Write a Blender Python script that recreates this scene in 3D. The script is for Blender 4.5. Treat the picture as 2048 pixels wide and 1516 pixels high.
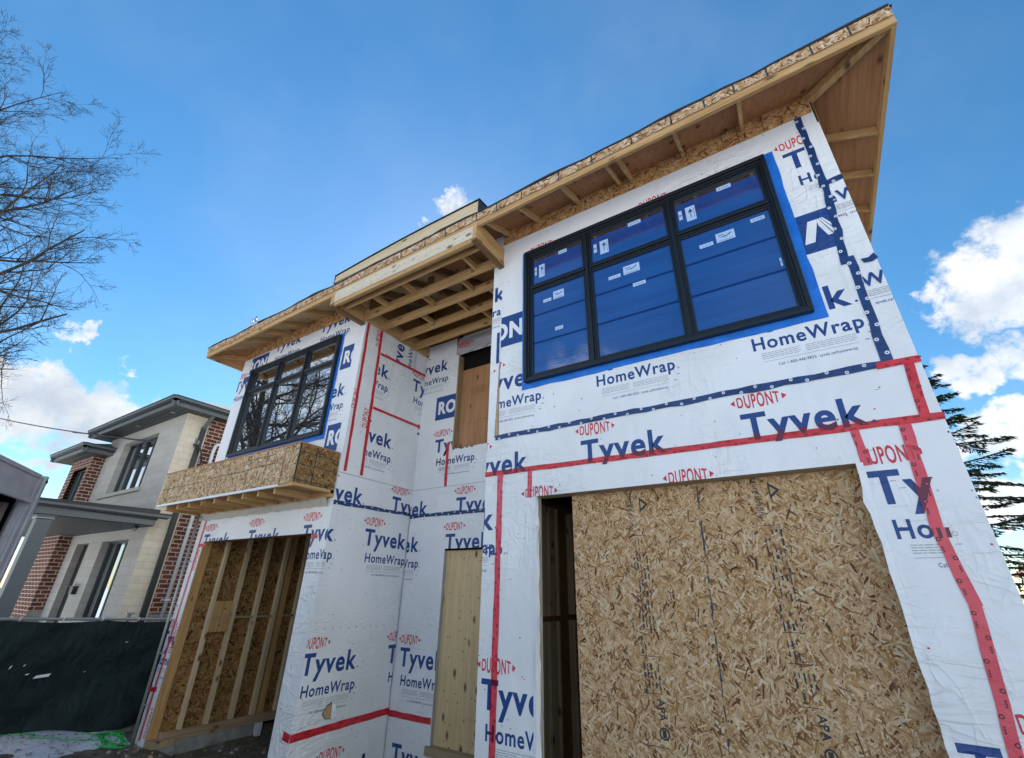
import bpy, math, random
import numpy as np
from mathutils import Vector, Matrix
S = bpy.context.scene
for o in list(bpy.data.objects):
    bpy.data.objects.remove(o)
R_ = math.radians
random.seed(7)
rng = np.random.default_rng(11)
COL = S.collection

# ------------------------------------------------------------------ camera
cd = bpy.data.cameras.new("camera"); cam = bpy.data.objects.new("camera", cd); COL.objects.link(cam)
S.camera = cam
cd.sensor_fit = 'HORIZONTAL'; cd.sensor_width = 36.0; cd.lens = 895.692 / 2048 * 36.0
cd.clip_start = 0.05; cd.clip_end = 2000
_r = Vector((0.84409466, 0.53594937, 0.01620127)); _u = Vector((0.21833796, -0.37115475, 0.90253681)); _b = Vector((0.48972721, -0.75828915, -0.43030784))
cam.matrix_world = Matrix(((_r.x, _u.x, _b.x, 0), (_r.y, _u.y, _b.y, 0), (_r.z, _u.z, _b.z, 2.2), (0, 0, 0, 1)))

# ------------------------------------------------------------------ view, world, sun
S.view_settings.view_transform = 'Standard'; S.view_settings.look = 'None'
S.view_settings.exposure = 1.28; S.view_settings.gamma = 1.0
S.render.engine = 'CYCLES'
S.cycles.max_bounces = 6; S.cycles.diffuse_bounces = 4; S.cycles.glossy_bounces = 3
SUN_AZ, SUN_EL = -46.0, 38.0      # degrees from +Y towards +X, above the horizon
W = bpy.data.worlds.new("World"); S.world = W; W.use_nodes = True
nt = W.node_tree; nt.nodes.clear()
N = nt.nodes.new; L = nt.links.new
def wm(op, a, b=None, c=None, clamp=False):
    n = N('ShaderNodeMath'); n.operation = op; n.use_clamp = clamp
    for i, v in enumerate((a, b, c)):
        if v is None: continue
        if isinstance(v, (int, float)): n.inputs[i].default_value = v
        else: L(v, n.inputs[i])
    return n.outputs[0]
out = N('ShaderNodeOutputWorld'); bg = N('ShaderNodeBackground'); L(bg.outputs[0], out.inputs[0])
sky = N('ShaderNodeTexSky'); sky.sky_type = 'NISHITA'; sky.sun_disc = False
sky.sun_elevation = R_(SUN_EL); sky.sun_rotation = R_(SUN_AZ); sky.altitude = 0
sky.air_density = 1.0; sky.dust_density = 0.06; sky.ozone_density = 2.2
tc = N('ShaderNodeTexCoord'); sep = N('ShaderNodeSeparateXYZ'); L(tc.outputs['Generated'], sep.inputs[0])
az = wm('MULTIPLY', wm('ARCTAN2', sep.outputs[0], sep.outputs[1]), 180 / math.pi)
el = wm('MULTIPLY', wm('ARCSINE', sep.outputs[2]), 180 / math.pi)
wv = N('ShaderNodeTexNoise'); wv.inputs['Scale'].default_value = 16; wv.inputs['Detail'].default_value = 8; wv.inputs['Roughness'].default_value = .6
L(tc.outputs['Generated'], wv.inputs['Vector']); ws = N('ShaderNodeSeparateColor'); L(wv.outputs['Color'], ws.inputs[0])
az = wm('ADD', az, wm('MULTIPLY', wm('SUBTRACT', ws.outputs[0], .5), 13.0)); el = wm('ADD', el, wm('MULTIPLY', wm('SUBTRACT', ws.outputs[1], .5), 9.0))
def blob(a, e, w, h, k=1.0):
    d = wm('SUBTRACT', az, a)
    d = wm('SUBTRACT', wm('WRAP', d, 180.0, -180.0), 0.0)
    q = wm('ADD', wm('POWER', wm('ABSOLUTE', wm('DIVIDE', d, w)), 2.0), wm('POWER', wm('ABSOLUTE', wm('DIVIDE', wm('SUBTRACT', el, e), h)), 2.0))
    return wm('MULTIPLY', wm('SUBTRACT', 1.0, q), k)
BLOBS = [(-80.5, 14.8, 10, 3.8, 1.9), (-85, 15.5, 5, 3.2), (-90, 16, 6, 5), (-73, 14.0, 7, 2.2), (-66, 12.0, 9, 2.2), (-80, 9.9, 3.2, .8), (-75.5, 8.9, 3.0, .8), (-60, 9, 12, 2),
         (-80.5, 21.2, 1.3, .6), (-77.0, 19.9, 1.3, .7),
         (-43.5, 46.5, 2.6, 1.6), (-47.5, 44.3, 1.5, .8),
         (23, 26.0, 6, 5.0, 1.9), (18.8, 24.2, 3.6, 2.8, 1.5), (16.6, 26.6, 2.0, 1.4), (17.2, 18.2, 2.8, 2.0, 1.5), (23, 19, 5, 3.0, 1.6), (17.0, 13.0, 4.4, 2.4, 1.6), (24, 12, 6, 3.5, 1.6), (16.5, 7.5, 5, 2.8, 1.7), (30, 7, 8, 4),
         (-125, 20, 22, 19, 1.0), (-156, 23.5, 8, 5.5, .8), (-108, 12, 14, 11), (180, 8, 60, 11), (110, 14, 50, 14), (110, 40, 40, 12), (60, 30, 22, 14)]  # unseen clouds: first few mirrored in the windows, the rest added for front fill
fld = None
for b in BLOBS:
    v = blob(*b); fld = v if fld is None else wm('MAXIMUM', fld, v)
nz = N('ShaderNodeTexNoise'); nz.inputs['Scale'].default_value = 24; nz.inputs['Detail'].default_value = 9; nz.inputs['Roughness'].default_value = .62; nz.inputs['Distortion'].default_value = .25
L(tc.outputs['Generated'], nz.inputs['Vector'])
nz2 = N('ShaderNodeTexNoise'); nz2.inputs['Scale'].default_value = 3.2; nz2.inputs['Detail'].default_value = 4
L(tc.outputs['Generated'], nz2.inputs['Vector'])
nz3 = N('ShaderNodeTexNoise'); nz3.inputs['Scale'].default_value = 7; nz3.inputs['Detail'].default_value = 7; nz3.inputs['Roughness'].default_value = .6
L(tc.outputs['Generated'], nz3.inputs['Vector'])
f2 = wm('ADD', fld, wm('MULTIPLY', wm('SUBTRACT', nz.outputs[0], .5), 3.0))
mr = N('ShaderNodeMapRange'); mr.interpolation_type = 'SMOOTHSTEP'; L(f2, mr.inputs[0]); mr.inputs[1].default_value = -.15; mr.inputs[2].default_value = 1.25
# thin high veil, stronger towards the sun
veil = wm('MULTIPLY', wm('SUBTRACT', nz2.outputs[0], .42, clamp=True), .25)
mask = wm('MAXIMUM', mr.outputs[0], veil)
cr = N('ShaderNodeValToRGB'); L(nz3.outputs[0], cr.inputs[0])
cr.color_ramp.elements[0].position = .36; cr.color_ramp.elements[0].color = (2.5, 2.9, 3.4, 1)
cr.color_ramp.elements[1].position = .58; cr.color_ramp.elements[1].color = (4.3, 4.35, 4.4, 1)
hs = N('ShaderNodeHueSaturation'); hs.inputs['Hue'].default_value = .492; hs.inputs['Saturation'].default_value = 1.27; hs.inputs['Value'].default_value = .77; L(sky.outputs[0], hs.inputs['Color'])
mx = N('ShaderNodeMix'); mx.data_type = 'RGBA'; L(mask, mx.inputs['Factor']); L(hs.outputs[0], mx.inputs[6]); 
dt = N('ShaderNodeVectorMath'); dt.operation = 'DOT_PRODUCT'; L(tc.outputs['Generated'], dt.inputs[0])
dt.inputs[1].default_value = (-math.sin(R_(SUN_AZ)) * math.cos(R_(SUN_EL)), -math.cos(R_(SUN_AZ)) * math.cos(R_(SUN_EL)), -math.sin(R_(SUN_EL)))
gain = wm('MAXIMUM', wm('MULTIPLY_ADD', dt.outputs['Value'], 1.2, 1.75), 1.0)      # clouds opposite the sun front-lit, brightened as fill for the shaded facade
sc = N('ShaderNodeVectorMath'); sc.operation = 'SCALE'; L(cr.outputs[0], sc.inputs[0]); L(gain, sc.inputs['Scale']); L(sc.outputs[0], mx.inputs[7])
L(mx.outputs[2], bg.inputs[0]); bg.inputs[1].default_value = 0.10
sl = bpy.data.lights.new("sun", 'SUN'); sun = bpy.data.objects.new("sun", sl); COL.objects.link(sun)
sl.energy = 3.2; sl.angle = R_(0.53); sl.color = (1.0, .94, .85)
_sd = Vector((math.sin(R_(SUN_AZ)) * math.cos(R_(SUN_EL)), math.cos(R_(SUN_AZ)) * math.cos(R_(SUN_EL)), math.sin(R_(SUN_EL))))
sun.location = _sd * 60; sun.rotation_euler = _sd.to_track_quat('Z', 'Y').to_euler()

# ------------------------------------------------------------------ materials
MATS = {}
def mat(name, color, rough=.6, spec=.5, metal=0.0, build=None, ior=None, coat=0.0):
    m = bpy.data.materials.new(name); m.use_nodes = True; t = m.node_tree
    b = t.nodes['Principled BSDF']
    b.inputs['Base Color'].default_value = (*color, 1); b.inputs['Roughness'].default_value = rough
    b.inputs['Metallic'].default_value = metal; b.inputs['Specular IOR Level'].default_value = spec
    if ior: b.inputs['IOR'].default_value = ior
    if coat: b.inputs['Coat Weight'].default_value = coat
    if build: build(t, b)
    MATS[name] = m
    return m
def node(t, kind, **kw):
    n = t.nodes.new(kind)
    for k, v in kw.items():
        if k in n.inputs: n.inputs[k].default_value = v
        else: setattr(n, k, v)
    return n
def coords(t, scale=(1, 1, 1)):
    c = node(t, 'ShaderNodeTexCoord'); mp = node(t, 'ShaderNodeMapping'); mp.inputs['Scale'].default_value = scale
    t.links.new(c.outputs['Object'], mp.inputs['Vector']); return mp.outputs[0]
def noise(t, vec, scale, detail=4, rough=.55, dist=0.0):
    n = node(t, 'ShaderNodeTexNoise', Scale=scale, Detail=detail, Roughness=rough, Distortion=dist); t.links.new(vec, n.inputs['Vector']); return n.outputs['Fac']
def ramp(t, fac, stops):
    r = node(t, 'ShaderNodeValToRGB'); e = r.color_ramp.elements
    while len(e) < len(stops): e.new(.5)
    for i, (p, c) in enumerate(stops):
        e[i].position = p; e[i].color = (*c, 1)
    t.links.new(fac, r.inputs[0]); return r.outputs[0]
def mixc(t, fac, a, b, mode='MIX'):
    m = node(t, 'ShaderNodeMix', data_type='RGBA', blend_type=mode)
    for s, v in ((0, fac), (6, a), (7, b)):
        if isinstance(v, (int, float)): m.inputs[s].default_value = v
        elif isinstance(v, tuple): m.inputs[s].default_value = (*v, 1)
        else: t.links.new(v, m.inputs[s])
    return m.outputs[2]
def mth(t, op, a, b=0.0, clamp=False):
    n = node(t, 'ShaderNodeMath', operation=op, use_clamp=clamp)
    for i, v in enumerate((a, b)):
        if isinstance(v, (int, float)): n.inputs[i].default_value = v
        else: t.links.new(v, n.inputs[i])
    return n.outputs[0]
def bump(t, b, h, strength=.3, dist=.01):
    n = node(t, 'ShaderNodeBump', Strength=strength, Distance=dist); t.links.new(h, n.inputs['Height']); t.links.new(n.outputs[0], b.inputs['Normal'])

def wrap_bump(t, b, k=1.0):
    v = coords(t)
    big = noise(t, coords(t, (1.2, 1.2, .55)), 1.6, 3, .5, .8)
    # creases: ridged noise, mostly slanting
    cz = noise(t, coords(t, (.8, .8, 2.2)), 2.1, 3, .5, 1.6)
    rid = mth(t, 'POWER', mth(t, 'SUBTRACT', 1.0, mth(t, 'ABSOLUTE', mth(t, 'MULTIPLY', mth(t, 'SUBTRACT', cz, .5), 6.0))  , True), 3.0)
    fine = noise(t, v, 9, 5, .6, .6)
    cz2 = noise(t, coords(t, (2.6, 2.6, .9)), 2.0, 2, .5, 1.2)
    rid2 = mth(t, 'POWER', mth(t, 'SUBTRACT', 1.0, mth(t, 'ABSOLUTE', mth(t, 'MULTIPLY', mth(t, 'SUBTRACT', cz2, .47), 8.0)), True), 3.0)
    patch = noise(t, v, .9, 2)
    pm = mth(t, 'MULTIPLY', mth(t, 'SUBTRACT', patch, .42, True), 4.0, True)
    h = mth(t, 'ADD', mth(t, 'MULTIPLY', big, 1.6), mth(t, 'MULTIPLY', mth(t, 'ADD', mth(t, 'MULTIPLY', rid, .35), mth(t, 'MULTIPLY', rid2, .25)), pm))
    h = mth(t, 'ADD', h, mth(t, 'MULTIPLY', fine, .10))
    bump(t, b, h, .68 * k, .034)
def b_wrap(t, b):
    wrap_bump(t, b)
    v = coords(t)
    c = ramp(t, noise(t, v, 1.1, 5, .6), [(.3, (.74, .74, .735)), (.62, (.82, .82, .82))])
    # grime streaks running down
    st = noise(t, coords(t, (3.5, 3.5, .35)), 2.2, 5, .65)
    c = mixc(t, mth(t, 'MULTIPLY', mth(t, 'SUBTRACT', st, .60, True), 1.2, True), c, (.60, .57, .50))
    sp = noise(t, v, 60, 2, .5)
    c = mixc(t, mth(t, 'MULTIPLY', mth(t, 'SUBTRACT', sp, .73, True), 5.0, True), c, (.55, .53, .50))
    t.links.new(c, b.inputs['Base Color'])
mat('house_wrap_white', (.8, .8, .8), .38, .45, build=b_wrap)
mat('print_navy', (.015, .058, .22), .42, .4, build=lambda t, b: wrap_bump(t, b))
mat('print_red', (.62, .035, .05), .42, .4, build=lambda t, b: wrap_bump(t, b))
mat('print_grey', (.36, .38, .43), .5, .4)
mat('print_black', (.02, .02, .025), .5, .4)
def b_tape(c1, c2):
    def f(t, b):
        v = coords(t)
        bump(t, b, mth(t, 'ADD', noise(t, v, 14, 5, .6, 1.0), noise(t, v, 3, 2)), .5, .012)
        t.links.new(ramp(t, noise(t, v, 8, 4), [(.3, c1), (.7, c2)]), b.inputs['Base Color'])
    return f
mat('tape_red', (.6, .02, .03), .28, .5, build=b_tape((.52, .012, .022), (.70, .035, .05)))
mat('tape_pink', (.6, .02, .03), .28, .5, build=b_tape((.62, .045, .075), (.74, .085, .12)))
mat('tape_navy', (.01, .03, .10), .3, .5, build=b_tape((.008, .030, .105), (.016, .055, .19)))
mat('tape_blue', (.01, .15, .62), .35, .5, build=b_tape((.008, .13, .52), (.015, .20, .72)))
mat('tape_mark_dark', (.05, .01, .015), .4)
mat('tape_mark_white', (.7, .73, .78), .4)
mat('print_overlap', (.12, .008, .04), .35)

def b_osb(lo, k=1.0):
    def f(t, b):
        a = node(t, 'ShaderNodeAttribute', attribute_name='tone')
        v = coords(t)
        c = ramp(t, a.outputs['Fac'], [(0.0, (.10, .042, .016)), (.10, (.23, .11, .04)), (.28, (.44, .245, .10)), (.5, (.60, .39, .19)), (.75, (.74, .55, .33)), (1.0, (.87, .73, .53))])
        g = noise(t, v, 120, 3, .6); g2 = noise(t, v, 26, 3, .6)
        c = mixc(t, .35, c, ramp(t, g2, [(.3, (.42, .40, .38)), (.7, (1, 1, 1))]), 'MULTIPLY')
        c = mixc(t, .28, c, ramp(t, g, [(.3, (.35, .30, .25)), (.7, (1, 1, 1))]), 'MULTIPLY')
        if lo != (1, 1, 1): c = mixc(t, 1.0, c, lo, 'MULTIPLY')
        t.links.new(c, b.inputs['Base Color']); bump(t, b, mth(t, 'ADD', g, g2), .25, .004)
    return f
mat('osb', (.5, .35, .18), .75, .3, build=b_osb((1, 1, 1)))
mat('osb_orange', (.5, .3, .12), .75, .3, build=b_osb((1.0, .80, .58)))
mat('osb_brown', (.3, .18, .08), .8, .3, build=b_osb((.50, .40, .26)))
mat('osb_board', (.5, .35, .18), .75, .3, build=b_osb((.93, .87, .82)))
mat('osb_grey', (.3, .18, .08), .8, .3, build=b_osb((1, .95, .99)))
mat('osb_ink', (.02, .03, .035), .6)
mat('osb_seam', (.05, .06, .075), .8)
def b_wood(axis, c1, c2, knots=True):
    def f(t, b):
        sc = [26, 26, 26]; sc[axis] = 1.1
        w = node(t, 'ShaderNodeTexNoise', Scale=1.0, Detail=6, Roughness=.62, Distortion=.6); t.links.new(coords(t, tuple(sc)), w.inputs['Vector'])
        c = ramp(t, w.outputs['Fac'], [(.28, c1), (.52, tuple((x + y) / 2 for x, y in zip(c1, c2))), (.72, c2)])
        s2 = [2.0, 2.0, 2.0]; s2[axis] = .8
        c = mixc(t, .35, c, ramp(t, noise(t, coords(t, tuple(s2)), 1.0, 4), [(.3, (.55, .48, .42)), (.65, (1, 1, 1))]), 'MULTIPLY')
        if knots:
            s3 = [5.5, 5.5, 5.5]; s3[axis] = 2.6
            vo = node(t, 'ShaderNodeTexVoronoi', Scale=1.0, Randomness=1.0); t.links.new(coords(t, tuple(s3)), vo.inputs['Vector'])
            k = mth(t, 'SUBTRACT', 1.0, mth(t, 'MULTIPLY', vo.outputs['Distance'], 5.2), True)
            c = mixc(t, mth(t, 'MULTIPLY', k, 1.6, True), c, (.13, .06, .025))
        t.links.new(c, b.inputs['Base Color']); bump(t, b, w.outputs['Fac'], .2, .004)
    return f
LUM1, LUM2 = (.42, .225, .080), (.71, .46, .205)
for i, a in enumerate('xyz'):
    mat('lumber_' + a, LUM2, .65, .35, build=b_wood(i, LUM1, LUM2))
    mat('lumber_pale_' + a, LUM2, .65, .35, build=b_wood(i, (.56, .42, .24), (.76, .62, .41)))
    mat('lumber_dark_' + a, LUM2, .75, .3, build=b_wood(i, (.16, .085, .035), (.30, .17, .075)))
    mat('lumber_grey_' + a, LUM2, .75, .3, build=b_wood(i, (.33, .23, .13), (.50, .38, .23)))
mat('plywood_red', (.4, .2, .1), .65, .3, build=b_wood(2, (.36, .17, .075), (.52, .275, .135)))
mat('plywood_pale', (.6, .48, .27), .6, .35, build=b_wood(2, (.64, .44, .215), (.78, .585, .33)))
mat('plywood_roof', (.33, .2, .1), .75, .3, build=b_wood(1, (.37, .165, .070), (.54, .275, .125)))
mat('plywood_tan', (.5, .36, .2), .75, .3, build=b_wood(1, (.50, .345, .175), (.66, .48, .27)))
mat('plywood_white', (.6, .5, .36), .6, .35, build=b_wood(0, (.62, .52, .37), (.76, .68, .53)))
mat('roof_membrane', (.012, .013, .018), .5, .4)
mat('frame_black', (.008, .012, .016), .33, .5)
mat('glass_mirror', (.58, .64, .70), .012, .5, 1.0)
def b_film(t, b):
    v = coords(t, (1, 1, 1))
    c = ramp(t, noise(t, coords(t, (.6, .6, 7)), 1.2, 4), [(.3, (.008, .048, .215)), (.7, (.016, .078, .29))])
    t.links.new(c, b.inputs['Base Color']); bump(t, b, mth(t, 'ADD', noise(t, v, 2.5, 3), mth(t, 'MULTIPLY', noise(t, coords(t, (1, 1, 5)), 6, 3, .5, 1.0), .4)), .07, .01)
mat('window_film', (.01, .1, .5), .025, .5, ior=2.3, build=b_film)
mat('film_overlap', (.005, .028, .13), .06, .5, ior=1.55)
mat('sticker_paper', (.42, .56, .78), .5)
mat('sticker_ink', (.02, .06, .16), .5)
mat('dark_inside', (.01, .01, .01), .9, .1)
def b_concrete(t, b):
    v = coords(t); n = noise(t, v, 5, 8, .65); c = ramp(t, n, [(.3, (.20, .205, .19)), (.5, (.31, .31, .285)), (.7, (.44, .44, .41))])
    st = noise(t, coords(t, (6, 6, .8)), 2, 4)
    c = mixc(t, mth(t, 'SUBTRACT', st, .5, True), c, (.10, .11, .09)); t.links.new(c, b.inputs['Base Color']); bump(t, b, n, .4, .02)
mat('concrete', (.25, .25, .23), .9, .2, build=b_concrete)
mat('white_vinyl', (.74, .76, .78), .35)
def b_brick(rot):
    def f(t, b):
        c = node(t, 'ShaderNodeTexCoord'); s = node(t, 'ShaderNodeSeparateXYZ'); t.links.new(c.outputs['Object'], s.inputs[0])
        cb = node(t, 'ShaderNodeCombineXYZ'); t.links.new(s.outputs[1 if rot else 0], cb.inputs[0]); t.links.new(s.outputs[2], cb.inputs[1])
        br = node(t, 'ShaderNodeTexBrick', Scale=1.0); br.offset = .5
        br.inputs['Brick Width'].default_value = .27; br.inputs['Row Height'].default_value = .098; br.inputs['Mortar Size'].default_value = .010
        br.inputs['Color1'].default_value = (.14, .046, .030, 1); br.inputs['Color2'].default_value = (.235, .082, .054, 1); br.inputs['Mortar'].default_value = (.62, .54, .45, 1)
        br.inputs['Bias'].default_value = -.1
        t.links.new(cb.outputs[0], br.inputs['Vector'])
        n = noise(t, cb.outputs[0], 14, 4); cc = mixc(t, .4, br.outputs['Color'], ramp(t, n, [(.3, (.5, .5, .5)), (.7, (1, 1, 1))]), 'MULTIPLY')
        t.links.new(cc, b.inputs['Base Color']); bump(t, b, mth(t, 'SUBTRACT', 1.0, br.outputs['Fac']), .5, .01)
    return f
mat('brick_front', (.2, .06, .04), .85, .2, build=b_brick(0)); mat('brick_side', (.2, .06, .04), .85, .2, build=b_brick(1))
def b_stone(rot, cA, cB, mort, w=.95, h=.20):
    def f(t, b):
        c = node(t, 'ShaderNodeTexCoord'); s = node(t, 'ShaderNodeSeparateXYZ'); t.links.new(c.outputs['Object'], s.inputs[0])
        cb = node(t, 'ShaderNodeCombineXYZ'); t.links.new(s.outputs[1 if rot else 0], cb.inputs[0]); t.links.new(s.outputs[2], cb.inputs[1])
        br = node(t, 'ShaderNodeTexBrick', Scale=1.0); br.offset = .37; br.squash = 1.5; br.squash_frequency = 3
        br.inputs['Brick Width'].default_value = w; br.inputs['Row Height'].default_value = h; br.inputs['Mortar Size'].default_value = .006
        br.inputs['Color1'].default_value = (*cA, 1); br.inputs['Color2'].default_value = (*cB, 1); br.inputs['Mortar'].default_value = (*mort, 1)
        t.links.new(cb.outputs[0], br.inputs['Vector'])
        n = noise(t, cb.outputs[0], 6, 5); cc = mixc(t, .35, br.outputs['Color'], ramp(t, n, [(.3, (.72, .70, .66)), (.7, (1, 1, 1))]), 'MULTIPLY')
        t.links.new(cc, b.inputs['Base Color']); bump(t, b, mth(t, 'SUBTRACT', n, br.outputs['Fac']), .4, .012)
    return f
mat('stone_front', (.4, .38, .34), .8, .3, build=b_stone(0, (.47, .435, .385), (.53, .495, .44), (.41, .38, .335)))
mat('stone_side', (.55, .5, .4), .8, .3, build=b_stone(1, (.72, .645, .50), (.80, .725, .58), (.62, .55, .43), .8, .15))  # stone made lighter and warmer than the front: bounced light in the colour
def _sepx(t):
    c = node(t, 'ShaderNodeTexCoord'); s = node(t, 'ShaderNodeSeparateXYZ'); t.links.new(c.outputs['Object'], s.inputs[0]); return s.outputs[1]
mat('trim_charcoal', (.028, .034, .036), .45)
mat('trim_charcoal_light', (.13, .15, .155), .45)
mat('soffit_charcoal', (.040, .048, .048), .5, build=lambda t, b: bump(t, b, mth(t, 'SINE', mth(t, 'MULTIPLY', _sepx(t), 42.0)), .5, .01))
mat('shingle', (.25, .24, .23), .9, .2, build=lambda t, b: t.links.new(ramp(t, noise(t, coords(t, (2, 2, 9)), 3, 5), [(.35, (.17, .165, .16)), (.65, (.32, .31, .30))]), b.inputs['Base Color']))
mat('glass_neighbour', (.48, .55, .62), .02, .5, 1.0)
def b_curtain(t, b):
    w = node(t, 'ShaderNodeTexWave', Scale=4.0, Distortion=1.5); t.links.new(coords(t), w.inputs['Vector'])
    t.links.new(ramp(t, w.outputs['Fac'], [(0, (.45, .46, .42)), (1, (.68, .69, .64))]), b.inputs['Base Color'])
mat('curtain', (.6, .6, .55), .8, build=b_curtain)
mat('galvanised', (.36, .37, .36), .45, .5, .5)
def b_fabric(t, b):
    v = coords(t); n = noise(t, coords(t, (1, 1, 1)), 2.2, 5, .6, .6); fine = noise(t, v, 90, 2)
    t.links.new(mixc(t, .3, ramp(t, n, [(.3, (.006, .014, .015)), (.7, (.018, .036, .034))]), ramp(t, fine, [(.35, (.2, .2, .2)), (.7, (1, 1, 1))]), 'MULTIPLY'), b.inputs['Base Color'])
    fo = noise(t, coords(t, (1, 1.4, .7)), 2.6, 4, .55, 1.8); bump(t, b, mth(t, 'ADD', mth(t, 'ADD', mth(t, 'MULTIPLY', n, 1.5), mth(t, 'MULTIPLY', fo, .9)), mth(t, 'MULTIPLY', fine, .05)), 1.0, .06)
mat('screen_fabric', (.012, .026, .026), .75, .3, build=b_fabric)
mat('hose_green', (.03, .50, .08), .4)
mat('container_grey', (.30, .29, .31), .55, build=lambda t, b: t.links.new(ramp(t, noise(t, coords(t), 8, 5), [(.3, (.38, .37, .40)), (.7, (.50, .49, .52))]), b.inputs['Base Color']))
mat('pipe_greygreen', (.15, .17, .15), .6)
mat('pipe_brown', (.20, .17, .15), .6)
mat('rust', (.10, .045, .02), .9, build=lambda t, b: t.links.new(ramp(t, noise(t, coords(t), 22, 5), [(.35, (.03, .015, .008)), (.65, (.20, .10, .03))]), b.inputs['Base Color']))
mat('bark', (.055, .045, .038), .9, .2, build=lambda t, b: t.links.new(ramp(t, noise(t, coords(t, (6, 6, 1.5)), 3, 5), [(.3, (.03, .025, .022)), (.7, (.085, .07, .058))]), b.inputs['Base Color']))
mat('twig', (.038, .032, .032), .9, .2)
def b_needle(t, b):
    t.links.new(ramp(t, noise(t, coords(t), 3.5, 3), [(.3, (.012, .028, .014)), (.7, (.040, .062, .028))]), b.inputs['Base Color'])
mat('needles', (.025, .045, .022), .8, .2, build=b_needle)
mat('cable_black', (.02, .02, .022), .5)
def b_dirt(t, b):
    v = coords(t); n = noise(t, v, 3.5, 9, .7); c = ramp(t, n, [(.3, (.09, .072, .048)), (.5, (.18, .15, .105)), (.7, (.32, .275, .20))])
    t.links.new(c, b.inputs['Base Color']); bump(t, b, mth(t, 'ADD', n, mth(t, 'MULTIPLY', noise(t, v, 30, 5), .3)), .9, .06)
mat('dirt', (.1, .08, .05), .95, .1, build=b_dirt)
def b_snow(t, b):
    v = coords(t); n = noise(t, coords(t, (1, 1.8, 1)), 9, 9, .75, .3); n2 = noise(t, v, 46, 5, .7, .4); n3 = noise(t, v, 1.4, 3)
    q = mth(t, 'ADD', mth(t, 'ADD', mth(t, 'MULTIPLY', n, .55), mth(t, 'MULTIPLY', n2, .40)), mth(t, 'MULTIPLY', n3, .35))
    m = mth(t, 'MULTIPLY', mth(t, 'SUBTRACT', q, .675, True), 9.0, True)
    t.links.new(mixc(t, m, (.80, .82, .86), (.15, .13, .10)), b.inputs['Base Color']); bump(t, b, mth(t, 'ADD', n, mth(t, 'MULTIPLY', n2, .5)), .9, .05)
mat('snow', (.8, .82, .86), .7, .3, build=b_snow)
mat('snow_clean', (.83, .85, .88), .7, .3)
mat('mailbox_black', (.012, .014, .015), .4)
mat('house_white', (.62, .63, .66), .7)
mat('red_trim', (.30, .10, .07), .7)
mat('fabric_grey', (.44, .43, .42), .7, build=lambda t, b: wrap_bump(t, b, 1.6))
mat('flap_paper', (.55, .50, .42), .8, build=lambda t, b: wrap_bump(t, b, 1.6))

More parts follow.
